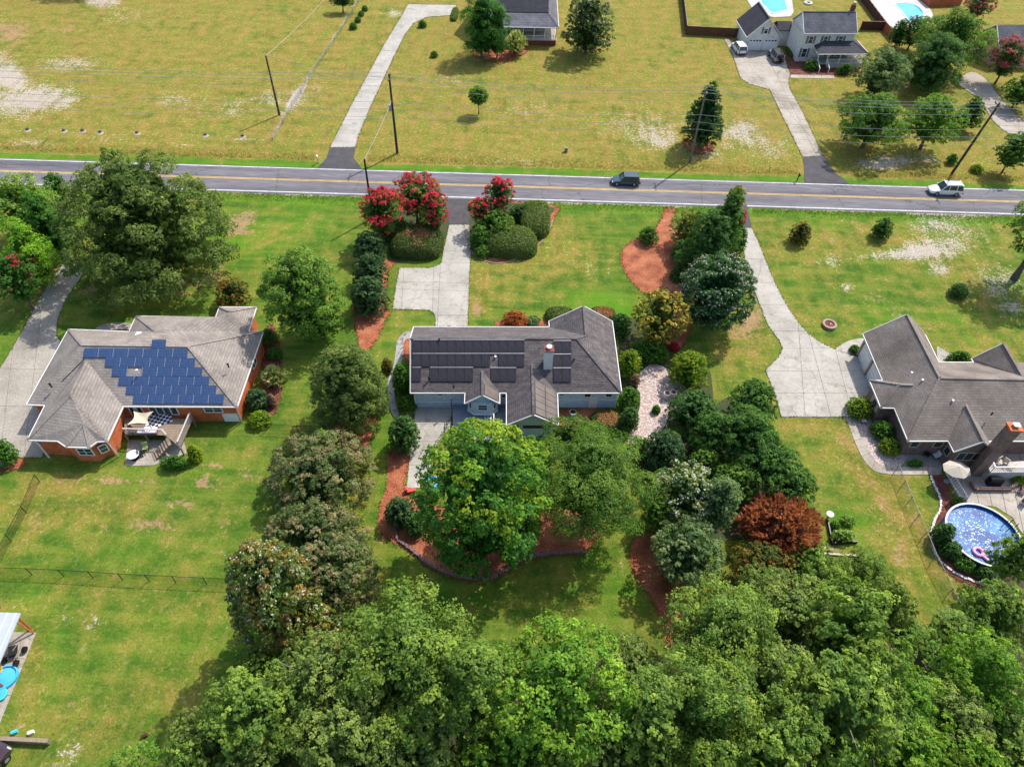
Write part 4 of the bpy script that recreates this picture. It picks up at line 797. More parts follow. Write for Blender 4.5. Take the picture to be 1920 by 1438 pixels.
walls(B_, [(-.05, 46.85), (4.7, 47.05), (4.7, 51.4), (-.1, 51.2)], 0, 2.93, 'siding_blue'); gable(B_, (-.05, 46.8, 2.9), (4.7, 47.0, 2.9), (2.35, 46.9, 4.6), 2.7, 'siding_blue')
oc = [(-4.7, 51), (-4.75, 49.9), (-4.1, 49.35), (-2.1, 49.4), (-1.55, 49.95), (-1.6, 51)]
walls(B_, oc, .9, 2.93, 'siding_blue', 'bay_wall'); walls(B_, inset(oc, .25), 0, .9, 'siding_blue', 'bay_wall'); walls(B_, inset(oc, -.1), .86, .98, 'trim_white', 'bay_sill')
gable(B_, (-4.6, 49.5, 2.9), (-1.65, 49.65, 2.9), (-3.1, 49.6, 4.15), 2.8, 'siding_blue')
window(B_, (-4.1, 49.35), (-2.1, 49.4), 0, 0, 1.05, .9, cz=2.15, t=.5, mull=0, bars=1); window(B_, (-4.75, 49.9), (-4.1, 49.35), 0, 0, .4, .9, cz=2.15, t=.5, mull=0); window(B_, (-2.1, 49.4), (-1.55, 49.95), 0, 0, .4, .9, cz=2.15, t=.5, mull=0)
SWl, SWr = (fb[0].x, fb[0].y) if 0 else (-10.67, 50.7), (11.75, 51.85)
for x in (538, 1380): window(B_, SWl, SWr, 680+x/3.692, 740, .55, .35, mull=0, cz=2.35)
for x in (1555, 1702): window(B_, SWl, SWr, 680+x/3.692, 744, .75, .6, mull=0, cz=2.2)
window(B_, SWl, SWr, 680+978/3.692, 744, .5, .6, mull=0, cz=2.1)
window(B_, (-.05, 46.82), (4.7, 47.02), 0, 0, .5, .75, cz=2.25, t=.16, mull=0); window(B_, (-.05, 46.82), (4.7, 47.02), 0, 0, 2.7, .75, cz=2.25, t=.56, mull=0)
P = on_wall(868, 768, SWl, SWr); x0, y0 = 9.2, 51.68; MB().box(x0, y0, .95, .9, .08, 1.8, .05).build('back_door', 'trim_white', B_)
mb = MB().bar((-10.6, 50.66, 1.1), (-5.3, 50.93, 1.1), .06, .12).bar((5.2, 51.47, 1.45), (11.7, 51.8, 1.45), .06, .12); mb.build('belt_board', 'trim_white', B_)
mb = MB()
for p in ((-.03, 46.78), (4.72, 46.98), (11.78, 51.83), (-10.7, 50.66)): mb.bar((*p, 0), (*p, 2.9), .13)
mb.build('corner_board', 'trim_white', B_)
mb = MB().box(3.87, 53.75, 5.5, .95, .95, 3.3, .05); mb.build('chimney', 'trim_white', B_)
ch = MB().box(3.87, 53.75, 7.2, 1.05, 1.05, .14, .05).build('chimney_cap', 'brick_red', B_); MB().cyl(3.87, 53.75, 7.27, 7.5, .2).cyl(3.87, 53.75, 7.5, 7.58, .3).build('flue', 'trim_white', ch)
pS = plane_of([SW, SE, R1]); ZBp = lambda x, y: (680+x/3.692, 540+y/3.692)
rws = []
def blk(x0, x1, yt, yb, n, skip=()): return (ZBp(x0, yt), ZBp(x1, yt), ZBp(x0, yb), n, skip)
panels(rB, pS, [blk(350, 1120, 360, 450, 13), blk(348, 1118, 455, 546, 13, (9,)), blk(345, 405, 551, 648, 1), blk(467, 765, 551, 648, 5), blk(887, 1063, 553, 648, 3), blk(1322, 1442, 366, 455, 2), blk(1321, 1442, 459, 550, 2), blk(1320, 1441, 554, 652, 2)], 'panel_black', railm='panel_rail', gap=.03)
pW = plane_of([W2['rf'], W2['ef'], W2['eb']]); n = pW[1] if pW[1].z > 0 else -pW[1]
def strip_panels(root, rf, rb, ef, eb, cols, rows, s0, s1, t0, t1, m):
    """panels on a roof face: s along the ridge front->back, t from ridge to eave"""
    f = lambda s, t: V3(rf).lerp(V3(rb), s).lerp(V3(ef).lerp(V3(eb), s), t)
    for i in range(rows):
        for j in range(cols):
            sa, sb = s0+(s1-s0)*i/rows, s0+(s1-s0)*(i+1)/rows; ta, tb = t0+(t1-t0)*j/cols, t0+(t1-t0)*(j+1)/cols
            g = .04; p = [f(sa+g/7, ta+g/3), f(sa+g/7, tb-g/3), f(sb-g/7, tb-g/3), f(sb-g/7, ta+g/3)]; nn = (p[1]-p[0]).cross(p[2]-p[0]).normalized(); nn = nn if nn.z > 0 else -nn
            MB().plate([q+nn*.1 for q in p], .04).build('solar_panel', m, root)
mat('panel_bronze', [(.11, .085, .07), (.16, .125, .1)], 1, .35, spec=.6, fine=.1)
strip_panels(rB, W2['rf'], (2.2, 51.4, 4.9), W2['ef'], (5.06, 51.1, 3.), 2, 5, .04, .98, .06, .88, 'panel_bronze')
strip_panels(rB, BY['rf'], (-3.2, 50.9, 4.47), BY['ef'], (-1.28, 50.7, 3.), 1, 2, .08, .98, .08, .85, 'panel_bronze')
for x, y, z, m_ in ((919, 485, 5.0, 'trim_white'), (458, 625, 4.1, 'metal_black'), (630, 685, 3.8, 'metal_black'), (1462, 500, 4.9, 'metal_black'), (530, 365, 6.1, 'metal_black')): vent(B_, 680+x/3.692, 540+y/3.692, z, m_, h=.2)
slabs('patio', gp([(779, 765), (846, 765), (846, 800), (833, 814), (820, 830), (808, 870), (800, 915), (763, 915), (768, 860), (776, 800)]), [((760, 795), (850, 795)), ((760, 828), (850, 828)), ((760, 872), (850, 872))], 'concrete')
d2 = thing('garden_deck', 'blue-grey raised deck beside the bay window of the pale blue house', 'deck', G(900, 785, 0)); zz = .55
MB().prism([G(x, y, zz).xy for x, y in [(848, 752), (870, 752), (952, 752), (958, 800), (956, 830), (850, 830)]], .1, zz).build('deck_floor', 'deck_grey', d2)
for k in range(4): x = 910+k*5.4; a, b = G(x, 776, zz+.03), G(x-1.6, 812, zz+.03); MB().bar(a+Vector((0, 0, .06*k)), b+Vector((0, 0, .06*k)), .12, .08+.1*k).build('step_nosing', 'trim_white', d2)
mb = MB(); R_ = [G(847, 752, zz), G(847, 790, zz), G(833, 811, zz*.4)]
for a, b in zip(R_, R_[1:]):
    for hh in (.5, .95): mb.bar(a+Vector((0, 0, hh)), b+Vector((0, 0, hh)), .06)
    k = max(1, int((b-a).length/1.1))
    for i in range(k+1): p = a.lerp(b, i/k); mb.bar(p, p+Vector((0, 0, 1)), .06)
mb.build('railing', 'metal_black', d2)
t = thing('air_conditioner', 'round grey-green air conditioner unit in the red mulch behind the blue house', 'air conditioner', G(1073, 782, 0)); p = G(1073, 782, 0)
MB().cyl(p.x, p.y, .0, .9, .42, 20).build('cabinet', 'green_metal', t); MB().cyl(p.x, p.y, .9, .93, .4, 20).build('rim', 'metal_grey', t); MB().cyl(p.x, p.y, .93, .96, .3, 20).box(p.x, p.y, .97, .6, .06, .02).box(p.x, p.y, .975, .06, .6, .02).build('fan_grille', 'metal_black', t)
# ---- C: brown brick house on the right
C_ = thing('brown_house', 'brown brick house with steep brown shingle roof beside the wide concrete drive', 'house', (50, 53, 0))
zr = 6.3
p = dict(nw=(42, 62.4, 3), gN=(45.95, 62.5, zr), ne=(49.65, 62.7, 3), v1=(49.6, 58.1, 3), j=(46.05, 52.5, zr), sw=(41.95, 46.28, 3), s1=(46.3, 46.5, 3), se=(66, 47.4, 3), re=(66, 53, zr), nee=(66, 58.9, 3))
wf, wb, wr0, wr1 = (40.5, 54.85, 3), (40.5, 50.77, 3), (42.5, 52.85, 4.65), (44.0, 52.85, 4.65)
rC = roof(C_, [[p['nw'], p['gN'], p['j'], p['sw']], [p['gN'], p['ne'], p['v1'], p['j']], [p['v1'], p['nee'], p['re'], p['j']], [p['sw'], p['se'], p['re'], p['j']],
 [wf, wb, wr0], [wb, (42, 50.79, 3), wr1, wr0], [wf, wr0, wr1, (42, 54.85, 3)],
 [(46.33, 45.08, 3), (48.4, 45.05, 5.05), (48.5, 49.9, 5.05), (46.26, 46.6, 3)], [(50.72, 45.21, 3), (48.4, 45.05, 5.05), (48.5, 49.9, 5.05), (50.7, 46.8, 3)],
 [(53.7, 58.9, 3), (56.1, 59.0, 5.6), (56.0, 53.9, 5.6), (53.8, 58.1, 3)], [(58.6, 59.1, 3), (56.1, 59.0, 5.6), (56.0, 53.9, 5.6), (58.6, 58.4, 3)]], 'shingle_brown',
 [[p['ne'], p['gN'], p['nw'], (42, 54.85, 3), wf, wb, (42, 50.79, 3), p['sw'], p['s1'], (46.33, 45.08, 3), (48.4, 45.0, 5.05), (50.72, 45.21, 3), (50.7, 46.7, 3), p['se']], [p['ne'], p['v1'], (53.7, 58.3, 3), (53.7, 58.9, 3), (56.1, 59, 5.6)]],
 [(p['gN'], p['j']), (p['j'], p['sw']), (p['j'], p['re']), (wr0, wr1), (wf, wr0), (wb, wr0), ((48.4, 45.05, 5.05), (48.5, 49.9, 5.05)), ((56.1, 59.0, 5.6), (56.0, 53.9, 5.6))])
walls(C_, [(42.4, 46.7), (46.6, 46.85), (46.7, 45.4), (50.4, 45.5), (50.4, 47.2), (65.6, 47.8), (65.6, 58.4), (49.25, 57.7), (49.25, 62.2), (42.4, 62.0)], 0, 2.93, 'brick_brown')
walls(C_, [(40.9, 51.1), (42.5, 51.1), (42.5, 54.5), (40.9, 54.5)], 0, 2.93, 'brick_brown')
gable(C_, (46.7, 45.35, 2.9), (50.4, 45.45, 2.9), (48.45, 45.4, 4.75), 2.8, 'brick_brown'); gable(C_, (49.25, 62.25, 2.9), (42.4, 62.05, 2.9), (45.9, 62.2, 5.9), 2.8, 'brick_brown')
for yy in (60.2, 57.0):
    g_ = MB().box(42.36, yy, 1.15, .1, 2.6, 2.3); gd = g_.build('garage_door', 'trim_white', C_)
    mb = MB()
    for k in range(4): mb.box(42.305, yy, .35+.55*k, .02, 2.5, .02)
    mb.build('door_groove', 'trim_tan', gd)
for yy in (61.75, 58.6, 55.4): MB().box(42.28, yy, 1.4, .25, .25, 2.8).build('door_post', 'trim_tan', C_)
window(C_, (46.7, 45.38), (50.4, 45.48), 0, 0, 2.5, 1.3, cz=1.9, t=.5, mull=2, bars=0, frame='trim_tan')
for q in (.2, .8): window(C_, (42.4, 46.68), (46.6, 46.83), 0, 0, .9, .9, cz=2.0, t=q, mull=0, frame='trim_tan')
window(C_, (46.6, 46.8), (46.7, 45.4), 0, 0, .8, 1.0, cz=1.8, t=.5, mull=0, frame='trim_tan'); window(C_, (40.9, 54.5), (40.9, 51.1), 0, 0, .9, 1.1, cz=1.7, t=.6, mull=0, frame='trim_tan', shutters='trim_tan')
cp = G(1903, 803, 7.9); MB().box(cp.x, cp.y+.1, 3.9, 1.1, .9, 8).build('chimney', 'brick_brown', C_)
cc = MB().box(cp.x, cp.y+.1, 7.95, 1.3, 1.1, .2).build('chimney_crown', 'brick_orange', C_); MB().box(cp.x, cp.y+.1, 8.12, .5, .4, .16).box(cp.x, cp.y+.1, 8.35, .6, .5, .05).build('flue', 'metal_grey', cc)
for x, y, z, m_ in ((795, 597, 5.3, 'trim_white'), (880, 655, 5.2, 'trim_white'), (1120, 818, 5, 'trim_white'), (1440, 910, 5, 'metal_black')): vent(C_, 1520+x/4.23, 560+y/4.23, z, m_, h=.2)
# pool-side deck of the brown house
t = thing('pool_deck', 'cream raised deck with white rails between the brown house and the round pool', 'deck', G(1880, 888, 0)); zz = 1.6
dp = [G(x, y, zz).xy for x, y in [(1851, 872), (1860, 868), (1906, 865), (1960, 862), (1960, 885), (1857, 886)]]
MB().prism(dp, zz-.12, zz).build('deck_floor', 'deck_pale', t); MB().prism(inset(dp, .12), 0, zz-.12).build('skirt', 'deck_pale', t)
mb = MB(); q = [V3(x, zz) for x in (dp[1], dp[0], dp[5], dp[4])]
q = [Vector((v.x, v.y, zz)) for v in (dp[1], dp[0], dp[5], dp[4])]
for a, b in zip(q, q[1:]):
    mb.bar(a+Vector((0, 0, 1)), b+Vector((0, 0, 1)), .12, .06); mb.bar(a+Vector((0, 0, .1)), b+Vector((0, 0, .1)), .06); L = (b-a).length
    for k in range(int(L/.22)+1): v = a.lerp(b, k*.22/L); mb.bar(v, v+Vector((0, 0, 1)), .05)
mb.build('railing', 'trim_white', t)
for i, (x, y) in enumerate([(1872, 870), (1884, 868), (1893, 877)]): chair(['beige cushioned chair furthest left on the cream pool deck', 'beige cushioned chair in the middle of the cream pool deck', 'beige cushioned chair nearest the rail end on the cream pool deck'][i], G(x, y, zz), .5+i*1.7, 'cloth_beige', 'chairs on the cream pool deck')
t = thing('patio_umbrella', 'open beige octagonal patio umbrella beside the back windows of the brown house', 'umbrella', G(1795, 885, 0)); p = G(1794, 880, 2.3); mb = MB(); mb.v = [(p.x, p.y, 2.85)]+[(p.x+1.45*math.cos(k*PI/4+.2), p.y+1.15*math.sin(k*PI/4+.2), 2.3) for k in range(8)]
mb.f = [(0, k+1, (k+1) % 8+1) for k in range(8)]; mb.build('canopy', 'cloth_beige', t); MB().cyl(p.x, p.y, 0, 2.9, .03, 8).cyl(p.x, p.y, 0, .1, .3, 12).build('pole', 'metal_grey', t)
t = thing('covered_grill', 'grill under a black cover on the terrace below the cream deck', 'grill', G(1860, 908, 0)); p = G(1860, 908, 0)
MB().box(p.x, p.y, .45, 1.4, .6, .85).build('body', 'metal_black', t); MB().tube([(p.x-.68, p.y, .9), (p.x+.68, p.y, .9)], [.3, .3], 12).build('lid', 'metal_black', t)
edge = MB(); q = [G(x, y, 0) for x, y in [(1818, 906), (1826, 920), (1890, 920), (1905, 908)]]
for a, b in zip(q, q[1:]): edge.bar(a+Vector((0, 0, .25)), b+Vector((0, 0, .25)), .3, .5)
tag(edge.build('terrace_wall', 'brick_brown'), 'low brick terrace wall in front of the covered grill', 'wall')
for i, (x, y) in enumerate([(1913, 925), (1918, 945)]): chair(['dark lounge chair at the right edge of the pool terrace, the farther one', 'dark lounge chair at the right edge of the pool terrace, the nearer one'][i], G(x, y, 0), 1+i, 'cloth_brown')
for i, (x, y, m_) in enumerate([(1848-1, 876-6, 'cloth_white'), (1735, 855, 'metal_black'), (1752, 858, 'cloth_white')]):
    if i: chair(['', 'black chair on the shaded patio under the brown house wall', 'white cushioned chair on the shaded patio under the brown house wall'][i], G(x, y, 0), 2.5*i, m_)
t = thing('bistro_set_chair', 'white garden chair on the gravel by the first round bush', 'chair', G(1617, 792, 0)); p = G(1617, 792, 0); MB().box(p.x, p.y, .42, .5, .5, .06).build('seat', 'cloth_white', t); MB().box(p.x, p.y+.24, .7, .5, .05, .5).build('backrest', 'metal_black', t)
mb = MB()
for sx in (-.2, .2):
    for sy in (-.2, .2): mb.box(p.x+sx, p.y+sy, .2, .04, .04, .4)
mb.build('frame', 'metal_black', t)
# ---- D: white two-storey house
D_ = thing('white_house', 'white two-storey house with dark shutters, a front porch and a gabled double garage', 'house', (58, 146, 0))
ang = math.radians(5.2); cx_, sx_ = math.cos(ang), math.sin(ang)
def dl_(u, v, z=0.): return (53.8+u*cx_-v*sx_, 143.07+u*sx_+v*cx_, z)
ev_ = [dl_(0, 0, 5.5), dl_(10.7, 0, 5.5), dl_(10.7, 7, 5.5), dl_(0, 7, 5.5)]; ra, rb = dl_(0, 3.5, 8.2), dl_(10.7, 3.5, 8.2)
rD = roof(D_, [[ev_[0], ev_[1], rb, ra], [ra, rb, ev_[2], ev_[3]]], 'shingle_blue', [[ev_[0], ev_[1]], [ev_[3], ra, ev_[0]], [ev_[1], rb, ev_[2]]], [(ra, rb)])
q = [dl_(.15, .3), dl_(10.5, .3), dl_(10.5, 6.7), dl_(.15, 6.7)]; walls(D_, q, 0, 5.42, 'siding_white')
gable(D_, dl_(.15, 6.7, 5.4), dl_(.15, .3, 5.4), dl_(.15, 3.5, 7.9), 5.2, 'siding_white'); gable(D_, dl_(10.5, .3, 5.4), dl_(10.5, 6.7, 5.4), dl_(10.5, 3.5, 7.9), 5.2, 'siding_white')
for t_ in (.17, .45, .74): window(D_, q[0], q[1], 0, 0, .85, 1.4, cz=4.2, t=t_, mull=0, bars=1, shutters='shingle_brown')
window(D_, q[0], q[1], 0, 0, .95, 1.7, cz=1.7, t=.12, mull=0, bars=1, shutters='shingle_brown')
for t_ in (.45, .55, .7, .8, .9): window(D_, q[0], q[1], 0, 0, .55, 1.6, cz=1.9, t=t_, mull=0, bars=0, frame='metal_black')
gq = lambda x, y, z: (x, y, z)
ga = [(44.3, 147.3, 2.7), (51.6, 147.9, 2.7), (51.0, 156.2, 2.7), (43.7, 155.6, 2.7)]; r0, r1 = (47.95, 147.6, 6.3), (47.35, 155.9, 6.3)
roof(D_, [[ga[0], r0, r1, ga[3]], [ga[1], r0, r1, ga[2]]], 'shingle_navy', [[ga[0], r0, ga[1], ga[2]], [ga[0], ga[3]]], [(r0, r1)])
gw = [(44.65, 147.65), (51.25, 148.2), (50.65, 155.9), (44.05, 155.3)]; walls(D_, gw, 0, 2.75, 'siding_white'); gable(D_, (44.65, 147.62, 2.7), (51.25, 148.17, 2.7), (47.95, 147.85, 5.95), 2.6, 'siding_white'); gable(D_, (50.65, 155.95, 2.7), (44.05, 155.35, 2.7), (47.35, 155.7, 5.95), 2.6, 'siding_white')
window(D_, gw[0], gw[1], 0, 0, .8, 1.25, cz=3.9, t=.5, mull=0, bars=1, shutters='shingle_brown')
for t_ in (.26, .74):
    c0 = Vector(gw[0]).lerp(Vector(gw[1]), t_); gd = MB().box(c0.x, c0.y-.05, 1.1, 2.7, .1, 2.2, .083).build('garage_door', 'trim_white', D_)
    mb = MB()
    for k in range(4): mb.box(c0.x-.95+.63*k, c0.y-.11+.05*(k-1.5)*.63*1.0, 1.95, .42, .05, .26, .083)
    mb.build('door_window', 'glass', gd)
cn = [(51.2, 150.4), (54.0, 150.6), (53.8, 153.4), (51.0, 153.2)]; walls(D_, cn, 0, 3.3, 'siding_white')
roof(D_, [[(51, 150, 3.2), (54.1, 150.2, 3.2), (53.9, 152, 4.3), (50.9, 151.8, 4.3)], [(50.9, 151.8, 4.3), (53.9, 152, 4.3), (53.8, 153.8, 3.2), (50.8, 153.6, 3.2)]], 'shingle_navy')
walls(D_, [dl_(1, 6.8), dl_(6.4, 6.8), dl_(6.4, 10.2), dl_(1, 10.2)], 0, 3.1, 'siding_white')
roof(D_, [[dl_(.6, 7.05, 4.4), dl_(6.8, 7.05, 4.4), dl_(6.8, 10.6, 3.1), dl_(.6, 10.6, 3.1)]], 'shingle_blue')
PC = [dl_(2.6, -3.1, 2.9), dl_(12.9, -3.1, 2.9), dl_(12.9, 3, 2.9), dl_(10.5, 3, 4.0), dl_(10.5, .3, 4.0), dl_(4.8, .3, 4.0)]
roof(D_, [[PC[0], PC[1], PC[4], PC[5]], [PC[1], PC[2], PC[3], PC[4]], [PC[0], PC[5], dl_(3, .28, 3.2)]], 'shingle_navy', [[dl_(3, .2, 2.95), PC[0], PC[1], PC[2]]], [(PC[1], PC[4]), (PC[0], PC[5])])
MB().prism([dl_(3, -2.8), dl_(12.6, -2.8), dl_(12.6, 3), dl_(10.5, 3), dl_(10.5, .25), dl_(3, .25)], .1, .9).build('porch_floor', 'deck_pale', D_)
for u, v in ((3.1, -2.7), (5.0, -2.7), (7.5, -2.7), (10, -2.7), (12.5, -2.7), (12.5, 0), (12.5, 2.8)): MB().bar(dl_(u, v, .9), dl_(u, v, 2.85), .14).build('porch_post', 'trim_white', D_)
mb = MB()
for a, b in (((5.0, -2.7), (12.5, -2.7)), ((12.5, -2.7), (12.5, 2.8))):
    a3, b3 = Vector(dl_(*a)), Vector(dl_(*b)); L = (b3-a3).length
    for hh in (1.0, 1.75): mb.bar(a3+Vector((0, 0, hh)), b3+Vector((0, 0, hh)), .08)
    for k in range(int(L/.25)): v = a3.lerp(b3, (k+.5)*.25/L); mb.bar(v+Vector((0, 0, 1)), v+Vector((0, 0, 1.75)), .06)
for u in (3.1, 5.0): mb.bar(dl_(u, -2.7, 1.8), dl_(u, -4.8, .9), .1); mb.bar(dl_(u, -4.8, 0), dl_(u, -4.8, .9), .12)
mb.build('porch_railing', 'trim_white', D_)
for k in range(5): v = Vector(dl_(4.05, -3.0-.38*k, 0)); MB().box(v.x, v.y, (.8-.17*k)/2, 1.8, .38, .8-.17*k, ang).build('porch_step', 'wood_brown', D_)
v = dl_(10.2, 4.2); MB().box(v[0], v[1], 8, .7, .7, 2.4, ang).build('chimney', 'brick_red', D_); MB().cyl(v[0], v[1], 9.2, 9.7, .3, 12).build('flue', 'metal_grey', D_)
# ---- E: grey-roofed house with a long porch, top centre
E_ = thing('porch_house', 'house with a long screened white porch on a red brick base, top centre', 'house', (0, 150, 0))
e = [(-9.5, 145.3, 3.6), (6.6, 146.1, 3.6), (6.4, 161, 3.6)]
roof(E_, [[e[0], e[1], (4.4, 150.2, 4.8), (-9.6, 149.4, 4.8)], [e[1], e[2], (4.2, 161, 4.8), (4.4, 150.2, 4.8)]], 'shingle_grey' if 0 else 'shingle_blue', [[e[0], e[1], e[2]]], [(e[1], (4.4, 150.2, 4.8))])
roof(E_, [[(-9.6, 149.3, 4.9), (4.5, 150.1, 4.9), (4.3, 156.5, 9.6), (-9.8, 155.7, 9.6)], [(-9.8, 155.7, 9.6), (4.3, 156.5, 9.6), (4.1, 163, 4.9), (-10, 162.2, 4.9)]], 'shingle_navy')
walls(E_, [(-9.2, 149.7), (4.1, 150.5), (3.8, 162.6), (-9.6, 161.8)], 0, 5.0, 'siding_white'); gable(E_, (4.1, 150.5, 4.9), (3.8, 162.6, 4.9), (4.0, 156.5, 9.3), 4.7, 'siding_white')
MB().prism([(-9.2, 145.8), (6.2, 146.5), (6.0, 160.5), (4, 160.5), (4, 150.4), (-9.2, 149.7)], 0, .95).build('porch_base', 'brick_red', E_)
MB().prism([(-9.3, 145.7), (6.3, 146.4), (6.1, 160.6), (4, 160.6), (4, 150.4), (-9.3, 149.7)], .95, 1.05).build('porch_floor', 'deck_pale', E_)
for k in range(8): x = -9.1+k*2.17; MB().bar((x, 145.9+.047*(x+9.2), 1.05), (x, 145.9+.047*(x+9.2), 3.5), .15).build('porch_post', 'trim_white', E_)
mb = MB()
for hh in (1.15, 1.85): mb.bar((-9.1, 145.9, hh), (6.1, 146.6, hh), .08); mb.bar((6.1, 146.6, hh), (6.0, 160, hh), .08)
for k in range(60): x = -9.0+k*.25; mb.bar((x, 145.9+.047*(x+9.2), 1.1), (x, 145.9+.047*(x+9.2), 1.85), .045)
mb.build('porch_railing', 'trim_white', E_)
for t_ in (.2, .42, .6, .75, .92): window(E_, (-9.2, 149.66), (4.1, 150.46), 0, 0, .8, 1.7, cz=2.3, t=t_, mull=0, bars=1, shutters='metal_black')
# ---- F: pinkish house at the far right
F_ = thing('pink_house', 'pink sided house with a white-trimmed gable behind the red crape myrtle', 'house', (100, 153, 0))
g0, g1 = G(1873, 47, 6.6), G(1877, 99, 3.2); ux = Vector((math.cos(ang), math.sin(ang), 0)); nn = Vector((-ux.y, ux.x, 0)); hw = abs((g0-g1).dot(nn)); base = Vector((g1.x, g1.y, 0))
P_ = lambda u, v, z: base+ux*u+nn*v+Vector((0, 0, z))
roof(F_, [[P_(-.3, 0, 3.2), P_(12, 0, 3.2), P_(12, hw, 6.6), P_(-.3, hw, 6.6)], [P_(-.3, hw, 6.6), P_(12, hw, 6.6), P_(12, 2*hw, 3.2), P_(-.3, 2*hw, 3.2)]], 'shingle_blue', [[P_(-.3, 0, 3.2), P_(-.3, hw, 6.6), P_(-.3, 2*hw, 3.2)]])
fw = [P_(0, .4, 0), P_(11.6, .4, 0), P_(11.6, 2*hw-.4, 0), P_(0, 2*hw-.4, 0)]; walls(F_, fw, 0, 3.3, 'siding_pink'); gable(F_, P_(0, 2*hw-.4, 3.2), P_(0, .4, 3.2), P_(0, hw, 6.3), 3.1, 'siding_pink')
window(F_, fw[3], fw[0], 0, 0, .8, 1.2, cz=4.4, t=.5, mull=0, bars=1); window(F_, fw[3], fw[0], 0, 0, .8, 1.2, cz=1.7, t=.8, mull=0, bars=1); window(F_, fw[3], fw[0], 0, 0, .8, 1.2, cz=1.7, t=.3, mull=0, bars=1)
# ---- G: open metal-roofed shelter, bottom left
sc_ = thing('metal_shelter', 'open shelter with a pale metal roof on brown posts at the lower left edge', 'shelter', (-44, 20, 0)); c0 = G(38.7, 1149, 2.7)
mb = MB().plate([(c0.x-9, c0.y, 2.7), (c0.x, c0.y, 2.7), (c0.x+.1, c0.y-5.5, 2.2), (c0.x-9, c0.y-5.5, 2.2)], .12); rr = mb.build('roof', 'metal_roof', sc_)
mb = MB()
for k in range(12): mb.bar((c0.x-.4-.75*k, c0.y, 2.73), (c0.x-.35-.75*k, c0.y-5.5, 2.23), .05, .06)
mb.build('roof_rib', 'metal_roof', rr)
for x, y in ((-.25, -.3), (-.2, -5.2), (-4.5, -.3), (-4.5, -5.2)): MB().bar((c0.x+x, c0.y+y, 0), (c0.x+x, c0.y+y, 2.25), .14).build('post', 'wood_orange', sc_)
k0 = G(64, 1187, 0); MB().bar((c0.x-.3, c0.y-.6, 2.0), (k0.x, k0.y, .1), .12).build('brace', 'wood_orange', sc_)
sl_ = slabs('patio', gp([(-90, 1182), (68, 1186), (0, 1356), (-60, 1500), (-160, 1500)]), [((-40, 1230), (60, 1236)), ((-40, 1300), (60, 1306)), ((-10, 1170), (-80, 1400))], 'concrete_warm')
def round_pool(name, label, px, py, r, h, m, wall, group=None):
    p = G(px, py, 0); t = thing(name, label, 'paddling pool', p)
    MB().cyl(p.x, p.y, .06, h*.6, r*.93, 24).build('water', m, t); mb = MB(); n = 24
    for k in range(n): a, b = 2*PI*k/n, 2*PI*(k+1)/n; mb.bar((p.x+r*math.cos(a), p.y+r*math.sin(a), h/2+.04), (p.x+r*math.cos(b), p.y+r*math.sin(b), h/2+.04), .1, h)
    mb.build('wall', wall, t); return t
round_pool('paddling_pool', 'round blue paddling pool on the slab by the metal shelter', 12, 1271, .95, .3, 'blue_plastic', 'blue_plastic')
t = thing('aqua_tub', 'small turquoise toddler tub on the slab below the paddling pool', 'tub', G(4, 1303, 0)); p = G(4, 1303, 0)
MB().cyl(p.x, p.y, .06, .3, .5, 10, .55).build('shell', 'aqua_plastic', t); MB().cyl(p.x, p.y, .28, .31, .42, 10).build('basin', 'blue_plastic', t)
t = thing('stroller', 'dark folding pushchair with thick wheels on the slab by the shelter post', 'pushchair', G(32, 1225, 0)); p = G(30, 1225, 0)
MB().box(p.x, p.y, .55, .6, .9, .3, .4).build('seat', 'rubber', t); MB().bar(p+Vector((-.3, -.6, .3)), p+Vector((.4, .5, 1.0)), .06).bar(p+Vector((.3, -.7, .3)), p+Vector((.8, .3, 1.0)), .06).build('frame', 'trim_tan', t)
for x, y in ((.75, .25), (.6, -.9), (-.5, -.7)): MB().tube([(p.x+x-.12, p.y+y, .3), (p.x+x+.12, p.y+y, .3)], [.28, .28], 12).build('wheel', 'metal_black', t)
t = thing('toy_digger', 'small yellow plastic toy beside the paddling pool', 'toy', G(2, 1257, 0)); p = G(2, 1257, 0); MB().box(p.x, p.y, .25, .4, .5, .3).box(p.x+.1, p.y+.1, .5, .25, .25, .2).build('body', 'yellow_plastic', t); MB().cyl(p.x, p.y-.3, .06, .2, .12, 8).build('wheel', 'rubber', t)
a, b = G(-20, 1386, 0), G(96, 1392, 0); mb = MB().bar(a+Vector((0, 0, .3)), b+Vector((0, 0, .3)), .3, .6); tag(mb.build('timber_wall', 'deck_wood'), 'low timber retaining wall at the lower left corner of the lawn', 'wall')
